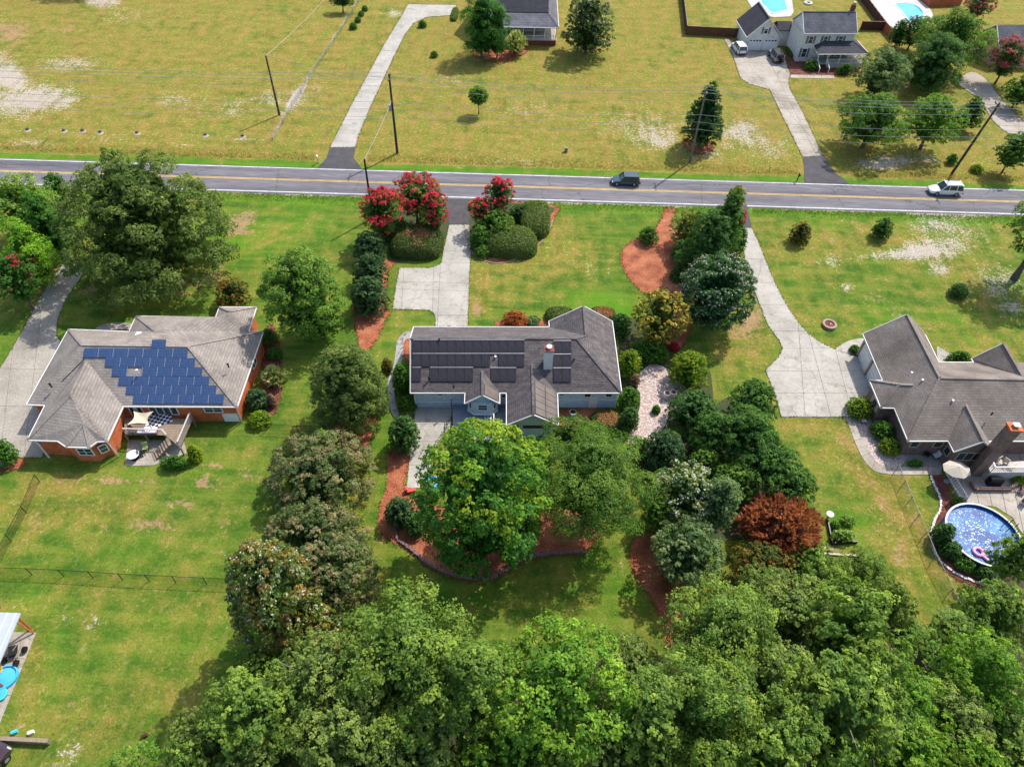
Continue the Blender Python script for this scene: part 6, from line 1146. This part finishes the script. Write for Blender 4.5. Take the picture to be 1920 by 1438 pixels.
# ================================================================== PLANTS
W_ = 'woodland trees along the bottom of the picture'
T = [  # kind, cx, cy, w, h, label, name, extra
 ('olive', 262, 412, 312, 272, 'huge rounded olive-green tree overlapping the left part of the road', 'broadleaf_tree', dict(clear=.3, leafmul=1.55)),
 ('light', 42, 385, 120, 115, 'pale green tree with whitish tips at the left edge by the road', 'broadleaf_tree', {}),
 ('column_dark', 108, 352, 38, 60, 'small dark green conical tree against the road edge, far left', 'conical_tree', {}),
 ('column_dark', 88, 425, 62, 130, 'dark green leaning column of creeper behind the bright one', 'columnar_tree', dict(clear=.2)),
 ('column', 54, 478, 84, 130, 'bright green creeper-clad columnar tree by the left driveway', 'columnar_tree', dict(clear=.2)),
 ('crape_few', 28, 525, 90, 105, 'green crape myrtle with a few red blooms at the left edge', 'crape_myrtle', {}),
 ('crape_few', 72, 446, 34, 34, 'small pink-flowering crape myrtle between the two columnar trees', 'crape_myrtle', {}),
 ('oak', 566, 552, 146, 168, 'medium green tree standing right of the brick house front lawn', 'broadleaf_tree', {}),
 ('oak', 600, 600, 80, 80, 'low dark green tree filling the gap right of the brick house', 'broadleaf_tree', dict(clear=.6)),
 ('crape_red', 779, 370, 100, 88, 'large crimson-flowering crape myrtle left of the front drive entrance', 'crape_myrtle', dict(clear=1.5)),
 ('crape_red', 714, 402, 84, 96, 'red-flowering crape myrtle beside the black pole', 'crape_myrtle', dict(clear=1.)),
 ('crape_red', 815, 402, 54, 80, 'red-dotted bushy crape myrtle at the left corner of the front drive', 'crape_myrtle', dict(clear=.5)),
 ('crape_red', 936, 370, 62, 70, 'red-flowering crape myrtle right of the front drive entrance', 'crape_myrtle', dict(clear=1.8)),
 ('crape_red', 900, 398, 44, 52, 'small rusty red crape myrtle at the right corner of the front drive', 'crape_myrtle', dict(clear=1.)),
 ('oak', 925, 420, 70, 60, 'dark green undergrowth tree between the red crape myrtle and the trimmed hedge', 'broadleaf_tree', dict(clear=.2)),
 ('olive', 651, 722, 144, 168, 'dense dark green rounded tree beside the red mulch strip', 'broadleaf_tree', dict(clear=.2, leafmul=.85)),
 ('greybrown', 597, 878, 206, 176, 'grey-green rounded tree with brownish seed heads below the mulch strip', 'broadleaf_tree', dict(clear=.2)),
 ('column', 612, 838, 40, 62, 'bright green young tree growing out of the grey-green crown', 'columnar_tree', dict(clear=1.)),
 ('greybrown', 588, 1000, 206, 130, 'middle grey-brown tree of the left thicket', 'broadleaf_tree', dict(clear=.2)),
 ('greybrown', 622, 1075, 172, 170, 'brownest grey seed-headed tree of the left thicket', 'broadleaf_tree', dict(clear=.5)),
 ('magnolia', 512, 1118, 168, 236, 'bronze-green magnolia with white flecks at the edge of the left lawn', 'magnolia_tree', dict(clear=.5)),
 ('magnolia', 575, 1178, 130, 140, 'smaller bronze magnolia at the foot of the large one', 'magnolia_tree', dict(clear=.5)),
 ('maple', 905, 938, 246, 292, 'big maple with yellow-green top in the middle of the back yard', 'maple_tree', dict(clear=1.)),
 ('maple', 990, 880, 80, 120, 'slim green side stem of maple between the big maple and the feathery tree', 'maple_tree', dict(clear=3.)),
 ('mimosa', 1110, 905, 228, 215, 'wide feathery light green tree covering the red mulch behind the house', 'mimosa_tree', dict(clear=3., leafmul=1.)),
 ('mimosa', 1080, 820, 150, 80, 'feathery green limb spread close to the blue house wall', 'mimosa_tree', dict(clear=3.)),
 ('gold', 1240, 594, 106, 104, 'yellow and orange tinted tree right of the blue house roof', 'broadleaf_tree', dict(clear=1.)),
 ('crape_white', 1346, 548, 142, 148, 'round dark crape myrtle with pale pink tips beside the right driveway', 'crape_myrtle', dict(clear=.5)),
 ('leyland', 1362, 425, 64, 150, 'tall dark evergreen reaching up across the road edge', 'evergreen_tree', dict(clear=.2)),
 ('dark', 1330, 455, 84, 130, 'dark dense evergreen in the middle of the roadside clump', 'evergreen_tree', dict(clear=.2)),
 ('leyland', 1315, 480, 90, 90, 'low dark evergreen just above the round crape myrtle', 'evergreen_tree', dict(clear=.1)),
 ('gold', 1380, 372, 34, 50, 'yellowish tip of the tallest roadside tree', 'broadleaf_tree', dict(clear=5.)),
 ('dark', 1300, 770, 96, 88, 'dark green rounded tree at the lower edge of the pink gravel', 'broadleaf_tree', dict(clear=.2)),
 ('juniper', 1245, 842, 84, 84, 'bluish dark juniper tree left of the white-flowering tree', 'juniper_tree', dict(clear=.2)),
 ('leyland', 1415, 748, 90, 78, 'olive evergreen tree touching the corner of the concrete drive', 'evergreen_tree', dict(clear=1.5)),
 ('leyland', 1402, 810, 118, 110, 'big dark green evergreen left of the drive corner', 'evergreen_tree', dict(clear=2.)),
 ('leyland', 1440, 868, 130, 106, 'widest dark green evergreen above the rust-red tree', 'evergreen_tree', dict(clear=2.)),
 ('leyland', 1490, 905, 88, 76, 'dark evergreen tip overlapping the lawn above the rust-red tree', 'evergreen_tree', dict(clear=2.)),
 ('leyland', 1340, 815, 86, 90, 'mid green tree filling the gap left of the big dark evergreen', 'evergreen_tree', dict(clear=.5)),
 ('oak', 1378, 905, 80, 80, 'mid green tree between the dark evergreens and the rust-red tree', 'broadleaf_tree', dict(clear=.5)),
 ('oak', 1235, 960, 60, 70, 'small green tree left of the white blossoms', 'broadleaf_tree', dict(clear=.5)),
 ('white_fl', 1290, 925, 118, 118, 'tree covered in white flowers right of the feathery tree', 'flowering_tree', dict(clear=1.5)),
 ('oak', 1322, 868, 60, 60, 'soft green shrub-like tree above the white-flowering tree', 'broadleaf_tree', dict(clear=.3)),
 ('grey_green', 1350, 945, 70, 110, 'grey-green tree wedged between white blossoms and rust-red tree', 'broadleaf_tree', dict(clear=1.)),
 ('grey_green', 1290, 1035, 138, 138, 'pale grey-green tree above the lower mulch path', 'broadleaf_tree', dict(clear=1.)),
 ('dead', 1468, 982, 160, 132, 'rust-red dead tree with upswept needle sprays', 'dead_tree', dict(clear=.5)),
 ('orange', 1430, 1060, 130, 96, 'dark tree with orange tips just below the rust-red tree', 'broadleaf_tree', dict(clear=1.)),
 ('oak', 1525, 1055, 90, 80, 'green tree right of the orange-tipped tree', 'broadleaf_tree', dict(clear=1.)),
 ('column_dark', 903, 50, 84, 120, 'tall ivy-clad dark evergreen before the top centre house, left one', 'evergreen_tree', dict(clear=.2)),
 ('column_dark', 932, 60, 50, 100, 'ivy-clad dark evergreen touching the porch of the top centre house', 'evergreen_tree', dict(clear=.2)),
 ('magnolia_green', 1104, 42, 98, 122, 'broad pyramidal magnolia right of the top centre house', 'magnolia_tree', dict(clear=.3)),
 ('maple', 897, 180, 36, 36, 'small lollipop tree alone in the middle of the dry lawn', 'young_tree', dict(clear=1.8)),
 ('arbor', 1324, 214, 80, 128, 'dark conical evergreen behind the grey roadside pole', 'conical_tree', dict(clear=.2)),
 ('grey_green', 1655, 138, 100, 95, 'bluish green tree beside the porch of the white house', 'broadleaf_tree', dict(clear=.5)),
 ('oak', 1785, 75, 130, 110, 'large green tree in front of the pink house', 'broadleaf_tree', dict(clear=1.)),
 ('dark', 1752, 118, 110, 110, 'dark heavy lower tree left of the curving far driveway', 'broadleaf_tree', dict(clear=.3)),
 ('crape_few', 1715, 62, 60, 60, 'tree with reddish blooms between the curved pool and the big green tree', 'crape_myrtle', dict(clear=.5)),
 ('dark', 1688, 62, 36, 50, 'small dark green tree at the end of the orange fence', 'broadleaf_tree', dict(clear=.3)),
 ('oak', 1638, 228, 136, 100, 'green tree right of the white house driveway', 'broadleaf_tree', dict(clear=1.2)),
 ('bright', 1752, 226, 112, 96, 'light green tree left of the far driveway', 'broadleaf_tree', dict(clear=1.5)),
 ('leyland', 1822, 212, 46, 60, 'small dark green tree just left of the leaning pole', 'evergreen_tree', dict(clear=.5)),
 ('oak', 1902, 285, 60, 70, 'green tree cut by the right edge above the road', 'broadleaf_tree', dict(clear=1.)),
 ('crape_pink', 1890, 112, 70, 80, 'pinkish red crape myrtle in front of the pink house', 'crape_myrtle', dict(clear=1.)),
 ('oak', 1915, 172, 60, 60, 'green tree at the right edge beside the far driveway', 'broadleaf_tree', dict(clear=.5)),
 ('crape_pink', 1835, 12, 60, 50, 'pink crape myrtle at the very top right behind the big tree', 'crape_myrtle', dict(clear=1.)),
 ('dark', 640, -2, 50, 22, 'dark trees cut off by the top edge left of the far driveway', 'broadleaf_tree', {}),
 ('woods', 1905, 1045, 80, 104, 'green tree leaning over the right side of the round pool', 'broadleaf_tree', dict(clear=2.)),
 ('oak', 1972, 425, 130, 140, 'big tree beyond the right edge that shades the sandy lawn', 'broadleaf_tree', dict(clear=4., trunk=.4)),
 ('oak', 150, -95, 150, 90, 'big tree beyond the top left corner shading the bare field', 'broadleaf_tree', dict(clear=3.)),
]
for k, cx, cy, w_, h_, lab, nm, ex in T: plant(k, cx, cy, w_, h_, lab, 'tree', nm, **ex)
# shrubs
SH = [
 ('green_shrub', 1235, 662, 46, 34, 'low green bush between golden tree and the big yellow-green bush', 'bush', {}),
 ('green_shrub', 905, 470, 36, 26, 'low green bush at the tip of the bed right of the front drive', 'bush', {}),
 ('dark', 735, 425, 60, 50, 'dark green bush between the red crape myrtles and the browned hedge', 'bush', {}),
 ('dark', 978, 398, 50, 30, 'dark green bush near the road behind the rounded hedges', 'bush', {}),
 ('green_shrub', 1310, 835, 40, 40, 'mid green bush left of the big dark evergreens', 'bush', {}),
 ('green_shrub', 1240, 900, 40, 50, 'dark green bush between feathery tree and white blossoms', 'bush', {}),
 ('orange', 435, 548, 62, 56, 'orange-bronze leaved bush in the brick house front lawn', 'bush', {}),
 ('juniper', 692, 462, 62, 62, 'blue-green juniper nearest the red crape myrtle', 'juniper_bush', {}),
 ('juniper', 694, 505, 66, 66, 'blue-green juniper in the middle of the row of three', 'juniper_bush', {}),
 ('juniper', 692, 552, 74, 76, 'blue-green juniper at the house end of the row of three', 'juniper_bush', {}),
 ('trim_brown', 782, 455, 96, 62, 'big clipped hedge with browned top left of the front drive', 'hedge', {}),
 ('trim', 797, 415, 24, 26, 'small clipped round shrub behind the browned hedge', 'hedge', {}),
 ('trim', 958, 456, 96, 56, 'long clipped oval hedge right of the front drive', 'hedge', {}),
 ('trim', 1004, 412, 56, 66, 'clipped rounded hedge behind the long oval hedge', 'hedge', {}),
 ('trim', 952, 420, 26, 26, 'small clipped ball between the two rounded hedges', 'hedge', {}),
 ('green_shrub', 900, 445, 40, 44, 'dark green groundcover shrub on the inner edge of the right bed', 'bush', {}),
 ('green_shrub', 1217, 440, 38, 34, 'round green bush alone on the orange mulch', 'bush', {}),
 ('yucca', 1288, 430, 60, 70, 'spiky pale green plant left of the dark roadside evergreens', 'yucca_plant', {}),
 ('dark', 1275, 470, 30, 40, 'dark small bush below the spiky plant', 'bush', {}),
 ('dark', 1272, 515, 30, 26, 'low dark bush on the mulch left of the round crape myrtle', 'bush', {}),
 ('red_low', 1390, 412, 18, 40, 'reddish brown narrow shrub at the base of the roadside trees', 'bush', {}),
 ('leyland', 1388, 450, 26, 50, 'mid green narrow shrub beside the top of the right driveway', 'bush', {}),
 ('dark', 757, 812, 56, 70, 'dark bush with pale flecks left of the concrete patio', 'bush', {}),
 ('trim', 762, 780, 24, 24, 'clipped round bush at the corner of the patio', 'hedge', {}),
 ('green_shrub', 752, 712, 34, 70, 'dark green bush along the left wall of the blue house', 'bush', {}),
 ('green_shrub', 763, 756, 34, 34, 'small dark bush at the left rear corner of the blue house', 'bush', {}),
 ('orange', 725, 685, 20, 28, 'thin brownish shrub beside the curving stone path', 'bush', {}),
 ('juniper', 748, 958, 54, 58, 'dark green bush on the mulch left of the big maple', 'bush', {}),
 ('dark', 780, 980, 46, 46, 'low very dark bush under the left side of the maple', 'bush', {}),
 ('rust', 966, 598, 46, 36, 'rust-brown rounded bush at the front wall of the blue house', 'bush', {}),
 ('grey_green', 1000, 602, 26, 20, 'grey-green low bush right of the rust-brown bush', 'bush', {}),
 ('trim', 1050, 592, 54, 30, 'clipped hedge behind the left flank of the north gable', 'hedge', {}),
 ('trim_brown', 1130, 592, 50, 30, 'clipped hedge behind the right flank of the north gable', 'hedge', {}),
 ('dark', 1164, 608, 40, 44, 'dark bush between blue house roof and golden tree', 'bush', {}),
 ('green_shrub', 1215, 655, 70, 46, 'mid green spreading bush under the golden tree', 'bush', {}),
 ('yellow_shrub', 1180, 680, 46, 54, 'bright yellow-green bush against the right wall of the blue house', 'bush', {}),
 ('mauve', 1190, 712, 20, 24, 'small mauve-leaved bush at the edge of the pink gravel', 'bush', {}),
 ('yellow_shrub', 1293, 692, 76, 76, 'large bright yellow-green bush right of the pink gravel', 'bush', {}),
 ('red_low', 1264, 650, 22, 18, 'small bright red bush above the pink gravel', 'bush', {}),
 ('green_shrub', 1180, 745, 42, 44, 'green bush by the right corner of the blue house', 'bush', {}),
 ('dark', 1180, 785, 36, 46, 'dark bush at the lower left of the pink gravel', 'bush', {}),
 ('trim_brown', 1137, 792, 56, 40, 'clipped rounded hedge with browned top behind the blue house', 'hedge', {}),
 ('green_shrub', 1231, 767, 15, 16, 'tiny round bush in the middle of the pink gravel', 'bush', {}),
 ('light', 1200, 838, 50, 40, 'thin pale bush at the bottom of the pink gravel', 'bush', {}),
 ('mauve', 1345, 872, 24, 26, 'pinkish small shrub above the white-flowering tree', 'bush', {}),
 ('mauve', 1285, 842, 20, 22, 'reddish small shrub beside the bluish juniper', 'bush', {}),
 ('cream', 578, 958, 60, 24, 'creamy pale grass plume at the top of the left thicket', 'grass_clump', {}),
 ('cream', 655, 968, 50, 34, 'creamy pale plume bush on the right of the left thicket', 'grass_clump', {}),
 ('pampas', 514, 706, 42, 42, 'spiky bright green clump right of the brick house', 'grass_clump', {}),
 ('green_shrub', 503, 630, 30, 30, 'round clipped bush at the front right corner of the brick house', 'bush', {}),
 ('green_shrub', 513, 662, 30, 24, 'low green bush along the right wall of the brick house', 'bush', {}),
 ('juniper', 482, 748, 44, 44, 'blue-green bush at the back right of the brick house', 'bush', {}),
 ('yellow_shrub', 486, 785, 46, 34, 'yellow-green round bush beside the cellar door', 'bush', {}),
 ('mauve', 509, 750, 16, 26, 'mauve small bush beside the blue-green bush', 'bush', {}),
 ('yellow_shrub', 364, 848, 26, 34, 'bright green shrub at the right end of the wooden deck', 'bush', {}),
 ('green_shrub', 325, 866, 56, 26, 'green shrub row in front of the deck stairs', 'bush', {}),
 ('green_shrub', 2, 845, 40, 60, 'dark green shrub at the left edge by the brick house drive', 'bush', {}),
 ('trim', 852, 28, 12, 24, 'small clipped column bush at the end of the far driveway', 'bush', {}),
 ('green_shrub', 662, 49, 15, 13, 'small round shrub nearest the camera in the row by the far field', 'bush', {}),
 ('green_shrub', 671, 37, 13, 11, 'small round shrub second in the row by the far field', 'bush', {}),
 ('green_shrub', 677, 26, 12, 10, 'small round shrub third in the row by the far field', 'bush', {}),
 ('green_shrub', 684, 16, 12, 10, 'small round shrub last in the row by the far field', 'bush', {}),
 ('green_shrub', 792, 45, 16, 14, 'small round shrub just right of the far driveway bend', 'bush', {}),
 ('green_shrub', 814, 102, 14, 12, 'small round shrub alone on the lawn below the bend', 'bush', {}),
 ('pampas', 967, 82, 40, 44, 'spiky pale palm-like clump before the long porch', 'grass_clump', {}),
 ('trim', 1483, 98, 14, 20, 'small dark bush at the front left corner of the white house', 'bush', {}),
 ('green_shrub', 1522, 122, 30, 20, 'low green bushes left of the porch steps', 'bush', {}),
 ('green_shrub', 1585, 130, 36, 18, 'low green bushes in front of the porch rail', 'bush', {}),
 ('orange', 1502, 436, 38, 42, 'brown-tipped young bush near the road on the right lot', 'bush', {}),
 ('leyland', 1656, 428, 34, 40, 'dark young evergreen bush near the road on the right lot', 'bush', {}),
 ('dark', 1799, 545, 34, 28, 'dark sprawling shrub at the edge of the tree shade', 'bush', {}),
 ('green_shrub', 1786, 298, 20, 20, 'small dark shrub left of the leaning pole foot', 'bush', {}),
 ('yellow_shrub', 1832, 316, 24, 16, 'small yellow-green shrub right of the leaning pole foot', 'bush', {}),
 ('yellow_shrub', 1613, 763, 50, 42, 'round dark green bush nearest the concrete drive', 'bush', {}),
 ('green_shrub', 1657, 806, 44, 38, 'round green bush in the middle of the gravel bed', 'bush', {}),
 ('yellow_shrub', 1669, 836, 40, 34, 'round bright green bush at the lower end of the gravel bed', 'bush', {}),
 ('green_shrub', 1603, 654, 18, 16, 'low bush beside the garage corner of the brown house', 'bush', {}),
 ('green_shrub', 1800, 670, 50, 16, 'green shrubs in the bed behind the brown house', 'bush', {}),
 ('green_shrub', 1717, 868, 30, 12, 'low plants along the shaded wall of the brown house', 'bush', {}),
 ('dark', 1770, 1000, 36, 46, 'dark bush at the left side of the round pool', 'bush', {}),
 ('dark', 1785, 1030, 36, 36, 'dark bush at the lower left of the round pool', 'bush', {}),
 ('green_shrub', 1812, 1055, 44, 34, 'dark green bush below the round pool', 'bush', {}),
 ('dark', 1850, 1072, 44, 34, 'low dark bush below the pink float', 'bush', {}),
 ('green_shrub', 1800, 942, 26, 20, 'small bush at the foot of the slatted railing', 'bush', {}),
 ('light', 1590, 975, 26, 20, 'pale yellow plant clump in the bright garden plot', 'bush', {}),
 ('light', 1580, 1004, 46, 14, 'row of low plants along the black plot edging', 'bush', {}),
 ('green_shrub', 1566, 985, 18, 18, 'dark little shrub beside the bird bath', 'bush', {}),
 ('yellow_shrub', 1912, 900, 26, 18, 'yellow-green bush at the right end of the cream deck', 'bush', {}),
]
for k, cx, cy, w_, h_, lab, nm, ex in SH: plant(k, cx, cy, w_, h_, lab, 'shrub', nm, **ex)
# woodland crowns at the bottom: each is a tree of its own
WD = [
 ('woods', 760, 1235, 270, 225), ('woods_b', 610, 1275, 190, 170), ('woods', 485, 1330, 190, 160), ('woods_b', 390, 1390, 140, 120), ('woods_b', 660, 1370, 210, 170), ('woods', 885, 1290, 140, 170), ('woods_b', 800, 1380, 180, 150),
 ('bright', 1050, 1290, 250, 250), ('woods_b', 1185, 1250, 120, 110), ('woods', 1215, 1345, 150, 170), ('bright', 960, 1400, 170, 140), ('woods_b', 1130, 1410, 170, 140),
 ('woods', 1355, 1190, 200, 190), ('woods_b', 1480, 1160, 170, 150), ('woods', 1590, 1190, 180, 190), ('woods_b', 1660, 1140, 90, 110), ('woods', 1320, 1320, 210, 190), ('woods_b', 1450, 1285, 180, 170), ('woods', 1580, 1325, 210, 190),
 ('bright', 1700, 1330, 150, 150), ('sparse', 1735, 1245, 120, 100), ('woods', 1790, 1190, 90, 90), ('woods', 1865, 1155, 120, 120), ('bright', 1850, 1265, 150, 150), ('woods_b', 1790, 1350, 140, 130), ('woods', 1885, 1370, 130, 130),
 ('woods', 1450, 1400, 190, 150), ('bright', 1330, 1430, 170, 130), ('bright', 1570, 1435, 180, 120), ('bright', 1700, 1425, 160, 120), ('bright', 1820, 1435, 160, 120), ('woods', 1920, 1460, 120, 120),
 ('woods', 1225, 1440, 150, 130), ('woods', 1050, 1450, 160, 120), ('bright', 890, 1440, 140, 110), ('woods_b', 760, 1440, 160, 120), ('woods', 630, 1450, 170, 130), ('woods_b', 500, 1430, 170, 140), ('woods', 370, 1440, 150, 110), ('sparse', 245, 1430, 110, 60),
 ('woods', 1620, 1075, 90, 90), ('woods', 1700, 1190, 60, 70), ('woods_b', 560, 1215, 90, 70), ('woods', 480, 1255, 90, 80), ('woods', 950, 1240, 80, 80), ('woods_b', 1430, 1110, 110, 80), ('woods', 1540, 1100, 110, 80),
 ('woods', 700, 1520, 170, 110), ('woods', 540, 1520, 170, 110), ('woods', 860, 1520, 170, 110), ('bright', 1040, 1530, 180, 110), ('woods', 1250, 1530, 190, 110), ('bright', 1460, 1530, 190, 110), ('woods', 1660, 1530, 190, 110), ('woods', 1860, 1520, 190, 110),
]
def where(cx, cy):
    row = 'upper edge' if cy < 1215 else 'upper middle' if cy < 1290 else 'lower middle' if cy < 1370 else 'bottom edge'
    refs = [(430, 'below the left lawn'), (640, 'below the bronze magnolia'), (800, 'below the brown thicket'), (960, 'below the big maple'), (1120, 'below the mulch curve'), (1260, 'at the foot of the mulch path'), (1420, 'below the grey-green tree'), (1560, 'below the rust-red tree'), (1700, 'below the garden plot'), (1800, 'below the wire fence'), (2200, 'below the round pool')]
    return row, next(r for lim, r in refs if cx < lim)
kd = {'woods': 'mid green', 'woods_b': 'greyish green', 'bright': 'light yellow-green', 'sparse': 'thin pale green'}; used = set()
vi = 0
for k, cx, cy, w_, h_ in WD:
    row, ref = where(cx, cy); big_ = 'large' if w_ >= 190 else 'medium' if w_ >= 135 else 'small'
    lab = f'{big_} {kd[k]} tree, {row} of wood {ref}'
    for extra in ('', ', leftward', ', rightward', ', middle'):
        if lab+extra not in used: lab += extra; break
    used.add(lab); vi += 1
    clear = (7.5 if w_ >= 190 else 5. if w_ >= 135 else 3.) - (2. if row == 'upper edge' else 0)
    plant(k, cx, cy, w_*1.06, h_*1.12, lab, 'tree', 'woodland_tree', clear=clear, group=W_, share=(vi % 4)+1, ratio=.85)

# ------------------------------------------------------------------ tufts of long grass and weeds
def tufts(name, n, region, cols, size, asp, seed, up=.8):
    Rr = np.random.RandomState(seed); P = region(Rr, n); n = len(P); c = np.array(cols)[Rr.randint(0, len(cols), n)]*Rr.uniform(.7, 1.3, (n, 1))
    V = leaves(P, Rr.normal(size=(n, 3))*np.array([1, 1, .5]), size, asp, Rr, np.tile([0, 0, 1.], (n, 1))*up+Rr.normal(size=(n, 3))*.4)
    tag(mesh_obj(name, quads(name, V, c), 'foliage'), kind='stuff')
def reg_verge(Rr, n):
    x = Rr.uniform(-115, 115, n); y = 98.7+.014*x+2.6+np.abs(Rr.normal(size=n))*1.3; px, py, _ = proj(np.stack([x, y, y*0], 1)); ok = ~(((px > 592) & (px < 690)) | ((px > 1496) & (px < 1600))); return np.stack([x, y, np.full(n, .1)], 1)[ok]
def reg_near(Rr, n):
    x = Rr.uniform(-90, 100, n); y = 92.0+.014*x-.5-np.abs(Rr.normal(size=n))*.9; px, py, _ = proj(np.stack([x, y, y*0], 1)); ok = ~(((px > 745) & (px < 1040)) | ((px > 1385) & (px < 1410))); return np.stack([x, y, y*0+.08], 1)[ok]
tufts('verge_grass', 15000, reg_verge, [(.3, .22, .07), (.36, .28, .1), (.24, .22, .05), (.17, .2, .03)], .22, 3.5, 5)
tufts('verge_grass', 9000, reg_near, [(.1, .2, .02), (.14, .2, .03), (.26, .22, .1)], .26, 3.5, 6)

def reg_edges(polys, spread, density, z):
    def f(Rr, n):
        out = []
        for P in polys:
            for a, b in zip(P, P[1:]+P[:1]):
                k = int((b-a).length*density); t = Rr.uniform(0, 1, k)[:, None]
                out.append(np.array(a)[None]*(1-t)+np.array(b)[None]*t+Rr.normal(size=(k, 2))*spread)
        q = np.concatenate(out); return np.concatenate([q, np.full((len(q), 1), z)], 1)
    return f
tufts('mulch_chips', 0, reg_edges(EDGES['mulch_bed'], .16, 22, .05), [(.3, .1, .05), (.4, .16, .08), (.2, .07, .04)], .16, 1.6, 8, up=0)
tufts('edge_grass', 0, reg_edges(EDGES['driveway'], .07, 14, .07), [(.09, .17, .02), (.13, .18, .03), (.2, .18, .05)], .18, 2.2, 9)
def reg_lawn(Rr, n):
    px, py = Rr.uniform(-60, 1980, n), 1438*Rr.uniform(.02, 1, n)**.75; d = np.stack([px-CX, py-CY, np.full(n, F)], 1) @ RM.T
    t = -CH/d[:, 2]; P = np.array([0, 0, CH])+d*t[:, None]; y = P[:, 1]-.014*P[:, 0]; P[:, 2] = .03; ok = (y < 91) | (y > 101); return P[ok]
def on_hard(P):
    keep = np.ones(len(P), bool)
    for poly in EDGES['driveway']+EDGES['mulch_bed']:
        q = np.array([tuple(v) for v in poly]); inside = np.zeros(len(P), bool); x, y = P[:, 0], P[:, 1]
        for (x0, y0), (x1, y1) in zip(q, np.roll(q, -1, 0)):
            c = ((y0 > y) != (y1 > y)) & (x < (x1-x0)*(y-y0)/(y1-y0+1e-12)+x0); inside ^= c
        keep &= ~inside
    return P[keep]
tufts('lawn_weeds', 20000, lambda Rr, n: on_hard(reg_lawn(Rr, n)), [(.1, .19, .02), (.14, .2, .03), (.06, .14, .015), (.28, .24, .1), (.34, .28, .14)], .13, 2.0, 10, up=.15)
